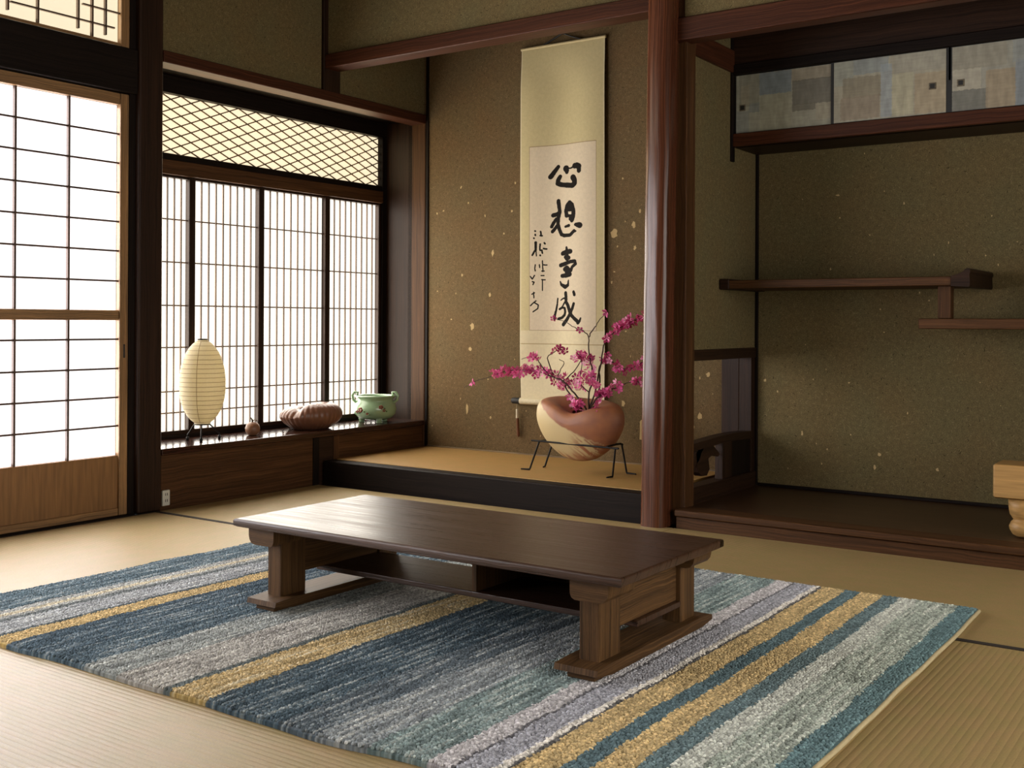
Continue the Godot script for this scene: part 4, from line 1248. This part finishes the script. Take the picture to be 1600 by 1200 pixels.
func branches() -> void:
	var meshes := [blossom_mesh(1.0, 1), blossom_mesh(0.75, 2), blossom_mesh(0.3, 3)]
	var pinks := []
	for c in [Color(0.86, 0.40, 0.62), Color(0.79, 0.29, 0.54), Color(0.94, 0.66, 0.78), Color(0.66, 0.19, 0.42)]:
		var m := mat(c, 0.7)
		m.backlight_enabled = true
		m.backlight = Color(0.5, 0.18, 0.3)
		pinks.append(m)
	var bark := mat(Color(0.22, 0.15, 0.11), 0.8)
	rng.seed = 2024
	var mouth := Vector3(1.25, 0.31, 0.41)
	# [label, [twigs: z, tip z, points..., [blossom stretches: from, to, how many, spread]]]
	var sets := [
		["long pink blossom branch reaching far left across the scroll", [
			[0.42, 0.40, [1.266, 0.399, 1.206, 0.467, 1.145, 0.516, 1.068, 0.546, 1.021, 0.555, 0.942, 0.565, 0.861, 0.560, 0.787, 0.548, 0.738, 0.532, 0.645, 0.502, 0.568, 0.468], [[0.46, 0.78, 46, 0.022], [0.36, 0.47, 7, 0.02], [0.93, 0.945, 2, 0.008]]],
			[0.42, 0.41, [1.068, 0.546, 1.023, 0.597, 0.992, 0.622, 0.960, 0.625, 0.912, 0.614], [[0.40, 0.72, 6, 0.018]]]]],
		["short pink blossom branch low in front of the scroll", [
			[0.40, 0.37, [1.227, 0.401, 1.166, 0.463, 1.120, 0.514, 1.097, 0.546, 1.120, 0.599, 1.089, 0.618], [[0.22, 0.66, 16, 0.03]]],
			[0.38, 0.35, [1.108, 0.512, 1.146, 0.540, 1.184, 0.587, 1.206, 0.639, 1.168, 0.661], [[0.0, 0.35, 9, 0.026], [0.65, 0.72, 3, 0.012]]],
			[0.38, 0.37, [1.068, 0.546, 1.035, 0.623, 1.074, 0.653, 1.113, 0.661], [[0.62, 1.0, 6, 0.012]]]]],
		["upright blossom branch with bare twig tips against the scroll writing", [
			[0.43, 0.38, [1.284, 0.392, 1.286, 0.476, 1.298, 0.540, 1.290, 0.591, 1.271, 0.654, 1.264, 0.718, 1.237, 0.747, 1.184, 0.763, 1.131, 0.788, 1.069, 0.801], [[0.22, 0.36, 14, 0.03], [0.38, 0.52, 11, 0.02], [0.985, 1.0, 1, 0.003], [0.72, 0.74, 1, 0.003]]],
			[0.40, 0.41, [1.264, 0.718, 1.295, 0.757, 1.317, 0.789, 1.361, 0.834], [[0.97, 1.0, 1, 0.004]]],
			[0.43, 0.43, [1.286, 0.478, 1.257, 0.501, 1.234, 0.526, 1.249, 0.603, 1.226, 0.648], [[0.30, 0.62, 9, 0.02], [0.85, 1.0, 6, 0.02]]]]],
		["tall pink blossom branch rising right to the rounded pillar", [
			[0.40, 0.36, [1.268, 0.395, 1.304, 0.494, 1.319, 0.610, 1.340, 0.700, 1.376, 0.738, 1.427, 0.777, 1.498, 0.802, 1.540, 0.815], [[0.52, 0.62, 8, 0.014], [0.62, 0.74, 9, 0.016], [0.74, 0.95, 22, 0.018], [0.99, 1.0, 1, 0.004]]]]],
		["pink blossom branch reaching right at mid height of the spray", [
			[0.37, 0.34, [1.304, 0.494, 1.303, 0.589, 1.344, 0.623, 1.395, 0.585, 1.460, 0.587, 1.510, 0.620, 1.534, 0.640], [[0.36, 0.60, 16, 0.026], [0.60, 0.82, 8, 0.012], [0.88, 1.0, 7, 0.014]]]]],
		["lowest pink blossom branch reaching right behind the pillar", [
			[0.43, 0.40, [1.291, 0.399, 1.328, 0.452, 1.350, 0.472, 1.393, 0.493, 1.429, 0.507, 1.493, 0.534, 1.535, 0.523, 1.559, 0.511], [[0.26, 0.52, 22, 0.024], [0.58, 0.66, 5, 0.014], [0.74, 0.90, 9, 0.016]]]]],
		["small blossom twig spilling over the vase mouth", [
			[0.45, 0.47, [1.26, 0.385, 1.268, 0.425, 1.245, 0.418, 1.216, 0.402], [[0.35, 1.0, 12, 0.018]]],
			[0.45, 0.47, [1.30, 0.385, 1.325, 0.418, 1.348, 0.405, 1.356, 0.381], [[0.35, 1.0, 7, 0.016]]]]],
	]
	for s in sets:
		var o := thing("blossom_branch", s[0], "branch", mouth, "pink blossom branches in the clay vase")
		var main := true
		for tw in s[1]:
			var pts := []
			var raw: Array = tw[2]
			var c := raw.size() / 2
			if main: pts.append(Vector3(mouth.x + 0.2 * (raw[0] - mouth.x), mouth.y, mouth.z))
			for i in c:
				pts.append(Vector3(raw[i * 2], raw[i * 2 + 1], lerpf(tw[0], tw[1], float(i) / (c - 1)) + (0.006 * sin(i * 2.3) if i else 0.0)))
			# smooth and jitter
			var path := []
			var radii := []
			for i in pts.size() - 1:
				for k in 4:
					var p := (pts[i] as Vector3).cubic_interpolate(pts[i + 1], pts[maxi(i - 1, 0)], pts[mini(i + 2, pts.size() - 1)], k / 4.0)
					if i + k > 0: p += Vector3(rng.randf_range(-1, 1), rng.randf_range(-1, 1), rng.randf_range(-1, 1)) * 0.0022
					path.append(p)
			path.append(pts[-1])
			for i in path.size(): radii.append(lerpf(0.0045 if main else 0.003, 0.0012, float(i) / (path.size() - 1)))
			part(o, "stem" if main else "twig", mb(o).tube(path, radii, 6), bark)
			for st in tw[3]:
				for k in ceili(st[2] * 0.95):
					var f := lerpf(st[0], st[1], rng.randf()) * (path.size() - 1)
					var i := mini(int(f), path.size() - 2)
					var p: Vector3 = (path[i] as Vector3).lerp(path[i + 1], f - i)
					var dir := Vector3(rng.randf_range(-1, 1), rng.randf_range(-0.8, 1.1), rng.randf_range(-0.4, 1.2)).normalized()
					p += Vector3(rng.randfn(), rng.randfn(), rng.randfn() * 0.7) * st[3] * 0.5
					var bl := MeshInstance3D.new()
					bl.name = "blossom"
					var kind := rng.randi() % 10
					bl.mesh = meshes[0 if kind < 6 else (1 if kind < 9 else 2)]
					bl.material_override = pinks[[0, 0, 0, 1, 1, 2, 2, 3, 0, 3][rng.randi() % 10]]
					var side := dir.cross(Vector3(0.3, 0.2, 0.9)).normalized()
					var size := rng.randf_range(0.0165, 0.0215)
					bl.transform = Transform3D(Basis(side, dir, side.cross(dir)).scaled(Vector3.ONE * size), p - mouth)
					o.add_child(bl, true)
			main = false

# ---------------------------------------------------------------- lantern and pots on the ledge
func build_lantern() -> void:
	var c := Vector3(-0.15, 0.255, 1.376)
	var o := thing("paper_lantern", "egg-shaped cream paper lantern on short black feet, on the window ledge", "lamp", c)
	var n := fbm(121, 3.0, 3)
	var P := []
	var rows := 76
	for i in rows + 1:
		var t := float(i) / rows
		var y := 0.325 + 0.378 * t
		# an egg: widest a little below the middle, cut flat at both ends
		var q := 0.101 * pow(maxf(0.0, 1.0 - pow(absf((t - 0.46) / (0.54 if t > 0.46 else 0.475)), 2.25)), 0.56)
		q = maxf(q, 0.022 if t > 0.46 else 0.035)
		q -= 0.0014 * (0.5 - 0.5 * cos(TAU * t * 19.0))
		var row := PackedVector3Array()
		for j in 40:
			var a := TAU * j / 40.0
			var w := q * (1.0 + 0.012 * n.get_noise_3d(cos(a), t * 4.0, sin(a)))
			row.append(c + Vector3(cos(a) * w, y - 0.255, sin(a) * w))
		P.append(row)
	var pm := mat(Color(0.93, 0.90, 0.83), 0.9, T.fibre)
	pm.backlight_enabled = true
	pm.backlight = Color(0.92, 0.90, 0.82)
	part(o, "paper_shade", mb(o).grid(P, true, -1.0, Vector2(2, 4)), pm)
	# bamboo hoops and seam
	var hoop := mat(Color(0.56, 0.46, 0.31), 0.8)
	for k in 19:
		var t := (k + 0.5) / 19.0
		var i := int(t * rows)
		var ring := []
		for j in 41: ring.append((P[i][j % 40] as Vector3) + ((P[i][j % 40] as Vector3) - Vector3(c.x, P[i][0].y, c.z)).normalized() * 0.0003)
		part(o, "hoop", mb(o).tube(ring, [0.0009], 4, false), hoop)
	var seam := []
	for i in range(2, rows - 1): seam.append((P[i][6] as Vector3) + ((P[i][6] as Vector3) - Vector3(c.x, P[i][6].y, c.z)).normalized() * 0.0006)
	part(o, "seam", mb(o).tube(seam, [0.0010], 4, false), hoop)
	part(o, "top_ring", mb(o).lathe(Vector3(c.x, 0.700, c.z), [Vector2(0.017, 0.0), Vector2(0.023, 0.0), Vector2(0.023, 0.005), Vector2(0.017, 0.005), Vector2(0.017, 0.0)], 24), M.iron)
	part(o, "bottom_ring", mb(o).lathe(Vector3(c.x, 0.322, c.z), [Vector2(0.028, 0.0), Vector2(0.036, 0.0), Vector2(0.036, 0.005), Vector2(0.028, 0.005), Vector2(0.028, 0.0)], 24), M.iron)
	for q in [Vector3(-0.183, 0, 1.43), Vector3(-0.098, 0, 1.425), Vector3(-0.134, 0, 1.292)]:
		var d: Vector3 = (Vector3(q.x, 0, q.z) - Vector3(c.x, 0, c.z)).normalized()
		var hip: Vector3 = Vector3(c.x, 0.326, c.z) + d * 0.033
		part(o, "foot", mb(o).tube([hip, Vector3(q.x, 0.278, q.z), Vector3(q.x, 0.256, q.z)], [0.003, 0.0032, 0.0032], 6), M.iron)
		part(o, "foot_knob", mb(o).lathe(Vector3(q.x, 0.255, q.z), [Vector2(0.0, 0.0), Vector2(0.006, 0.0), Vector2(0.0075, 0.006), Vector2(0.0065, 0.014), Vector2(0.0, 0.017)], 10), M.iron)

func build_pots() -> void:
	# little fruit-shaped jar
	var a := Vector3(-0.115, 0.255, 1.113)
	var o := thing("fruit_jar", "tiny brown fruit-shaped jar with a leaf stub, on the window ledge", "jar", a)
	part(o, "body", mb(o).lathe(a, [Vector2(0, 0.0), Vector2(0.016, 0.0), Vector2(0.025, 0.006), Vector2(0.033, 0.020), Vector2(0.034, 0.034), Vector2(0.029, 0.050), Vector2(0.019, 0.060), Vector2(0.010, 0.062), Vector2(0.0, 0.059)], 20), mat(Color(0.48, 0.33, 0.23), 0.45))
	part(o, "stem", mb(o).tube([a + Vector3(0, 0.058, 0), a + Vector3(0.002, 0.072, 0.004), a + Vector3(0.0, 0.084, 0.012)], [0.005, 0.0045, 0.002], 6), mat(Color(0.30, 0.24, 0.17), 0.7))
	part(o, "leaf", mb(o).grid([PackedVector3Array([a + Vector3(0, 0.066, 0), a + Vector3(0, 0.066, 0.001)]), PackedVector3Array([a + Vector3(0.010, 0.073, -0.014), a + Vector3(-0.010, 0.072, -0.010)]), PackedVector3Array([a + Vector3(0.001, 0.064, -0.030), a + Vector3(0, 0.064, -0.029)])]), mat(Color(0.34, 0.29, 0.19), 0.7))
	# ribbed pot, pinched at the top left
	var c := Vector3(-0.135, 0.255, 0.715)
	var p := thing("ribbed_pot", "squat ribbed brown stoneware pot pinched like a gourd, on the window ledge", "pot", c)
	var P := []
	var prof := [Vector2(0.0, 0.003), Vector2(0.062, 0.0), Vector2(0.083, 0.006), Vector2(0.113, 0.026), Vector2(0.132, 0.050), Vector2(0.136, 0.068), Vector2(0.130, 0.088), Vector2(0.112, 0.106), Vector2(0.082, 0.117), Vector2(0.050, 0.114), Vector2(0.028, 0.104), Vector2(0.010, 0.092), Vector2(0.0, 0.088)]
	var fine := []
	for i in prof.size() - 1:
		for k in 4:
			fine.append((prof[i] as Vector2).cubic_interpolate(prof[i + 1], prof[maxi(i - 1, 0)], prof[mini(i + 2, prof.size() - 1)], k / 4.0))
	fine.append(prof[-1])
	var segs := 168
	for q in fine:
		var row := PackedVector3Array()
		for j in segs:
			var t := TAU * j / segs
			var rib := 1.0 - 0.034 * pow(absf(cos(t * 17.0)), 4.0) * smoothstep(0.02, 0.06, q.x)
			# the pinch: a fold across the shoulder towards the left front
			var s: float = cos(t - 2.536) * q.x / 0.136      # towards the left as seen from the room
			var pinch := exp(-pow((s - 0.22) / 0.16, 2.0)) * smoothstep(0.045, 0.10, q.y)
			var lobe := 1.0 - 0.12 * smoothstep(0.2, 0.5, s) * smoothstep(0.03, 0.10, q.y)
			var h: float = q.y * lobe - 0.026 * pinch
			# wide along the window, shallower across
			row.append(c + Basis(Vector3.UP, 0.0) * Vector3(cos(t) * q.x * 0.86 * rib, h, sin(t) * q.x * 1.08 * rib))
		P.append(row)
	part(p, "body", mb(p).grid(P, true, -1.0, Vector2(6, 1)), mat(Color(0.43, 0.285, 0.215), 0.34))
	p.scale = Vector3(1.16, 1.08, 1.16)
	# celadon censer
	var g := Vector3(-0.115, 0.255, 0.268)
	var e := thing("celadon_censer", "pale green glazed censer with loop handles and red flowers, nearest the alcove", "censer", g)
	var gm := mat(Color(0.56, 0.67, 0.53), 0.18)
	gm.clearcoat_enabled = true
	gm.clearcoat = 0.4
	gm.clearcoat_roughness = 0.1
	part(e, "bowl", mb(e).lathe(g, [Vector2(0.0, 0.016), Vector2(0.050, 0.016), Vector2(0.074, 0.024), Vector2(0.090, 0.045), Vector2(0.094, 0.068), Vector2(0.090, 0.090), Vector2(0.080, 0.104), Vector2(0.078, 0.112), Vector2(0.082, 0.122), Vector2(0.090, 0.127), Vector2(0.091, 0.133), Vector2(0.086, 0.136), Vector2(0.074, 0.133), Vector2(0.070, 0.120), Vector2(0.066, 0.09), Vector2(0.0, 0.075)], 40), gm)
	for k in 3:
		var t := TAU * k / 3.0 + 0.55
		var b := g + Vector3(cos(t) * 0.060, 0.0, sin(t) * 0.060)
		part(e, "leg", mb(e).lathe(b, [Vector2(0.0, 0.0), Vector2(0.010, 0.0), Vector2(0.013, 0.005), Vector2(0.011, 0.012), Vector2(0.016, 0.022), Vector2(0.012, 0.034), Vector2(0.0, 0.036)], 12), gm)
	for s in [-1.0, 1.0]:
		# loops stand to the left and right as seen from the room
		var w: Vector3 = Vector3(0.822, 0, -0.569) * s
		var m: Vector3 = g + w * 0.082
		part(e, "handle", mb(e).tube([m + Vector3(0, 0.098, 0), m + w * 0.014 + Vector3(0, 0.112, 0), m + w * 0.018 + Vector3(0, 0.134, 0), m + w * 0.008 + Vector3(0, 0.150, 0), m - w * 0.006 + Vector3(0, 0.149, 0), m - w * 0.004 + Vector3(0, 0.132, 0)], [0.0075, 0.007, 0.0065, 0.0065, 0.006, 0.005], 10), gm)
	e.scale = Vector3(1.2, 1.06, 1.2)
	# flowers in raised red enamel
	var red := mat(Color(0.50, 0.22, 0.14), 0.4)
	var leafm := mat(Color(0.34, 0.44, 0.26), 0.4)
	for q in [[0.62, 0.068, 0.013], [0.84, 0.058, 0.009], [-0.40, 0.082, 0.011], [-0.55, 0.066, 0.008], [0.25, 0.050, 0.006]]:
		# angle from the room-facing direction, to the left positive
		var t := atan2(0.822, 0.569) + (q[0] as float)
		var dir := Vector3(cos(t), 0, sin(t))
		var up := Vector3.UP
		var sd := up.cross(dir)
		var pos := g + dir * 0.0925 + Vector3(0, q[1], 0)
		var fl := mb(e)
		for k in 5:
			var an := TAU * k / 5.0
			var off2: Vector3 = sd * cos(an) * q[2] * 0.62 + up * sin(an) * q[2] * 0.62
			fl.lathe(pos + off2, [Vector2(0.0, -q[2] * 0.42), Vector2(q[2] * 0.30, -q[2] * 0.30), Vector2(q[2] * 0.42, 0.0), Vector2(q[2] * 0.30, q[2] * 0.30), Vector2(0.0, q[2] * 0.42)], 8)
		part(e, "enamel_flower", fl, red)
		part(e, "enamel_leaf", mb(e).lathe(pos + sd * q[2] * 1.5 - up * q[2] * 0.6, [Vector2(0.0, -0.004), Vector2(0.004, -0.002), Vector2(0.004, 0.002), Vector2(0.0, 0.004)], 8), leafm)

# ---------------------------------------------------------------- wooden stand
func build_wooden_stand() -> void:
	var o := thing("wooden_stand", "thick pale wooden block on turned round legs, on the shelf alcove floor", "stand", Vector3(3.20, 0.0715, 0.59))
	var wood := mat(Color(0.78, 0.62, 0.38), 0.5, T.grain_soft)
	piece(o, "block", Vector3(2.998, 0.203, 0.52), Vector3(3.40, 0.318, 0.66), wood, 0.007, 0)
	for x in [3.083, 3.315]:
		part(o, "leg", mb(o).lathe(Vector3(x, 0.0715, 0.598), [Vector2(0.0, 0.0), Vector2(0.018, 0.0), Vector2(0.033, 0.008), Vector2(0.042, 0.024), Vector2(0.044, 0.036), Vector2(0.038, 0.050), Vector2(0.030, 0.057), Vector2(0.033, 0.062), Vector2(0.042, 0.076), Vector2(0.046, 0.100), Vector2(0.047, 0.134), Vector2(0.0, 0.136)], 28), wood)
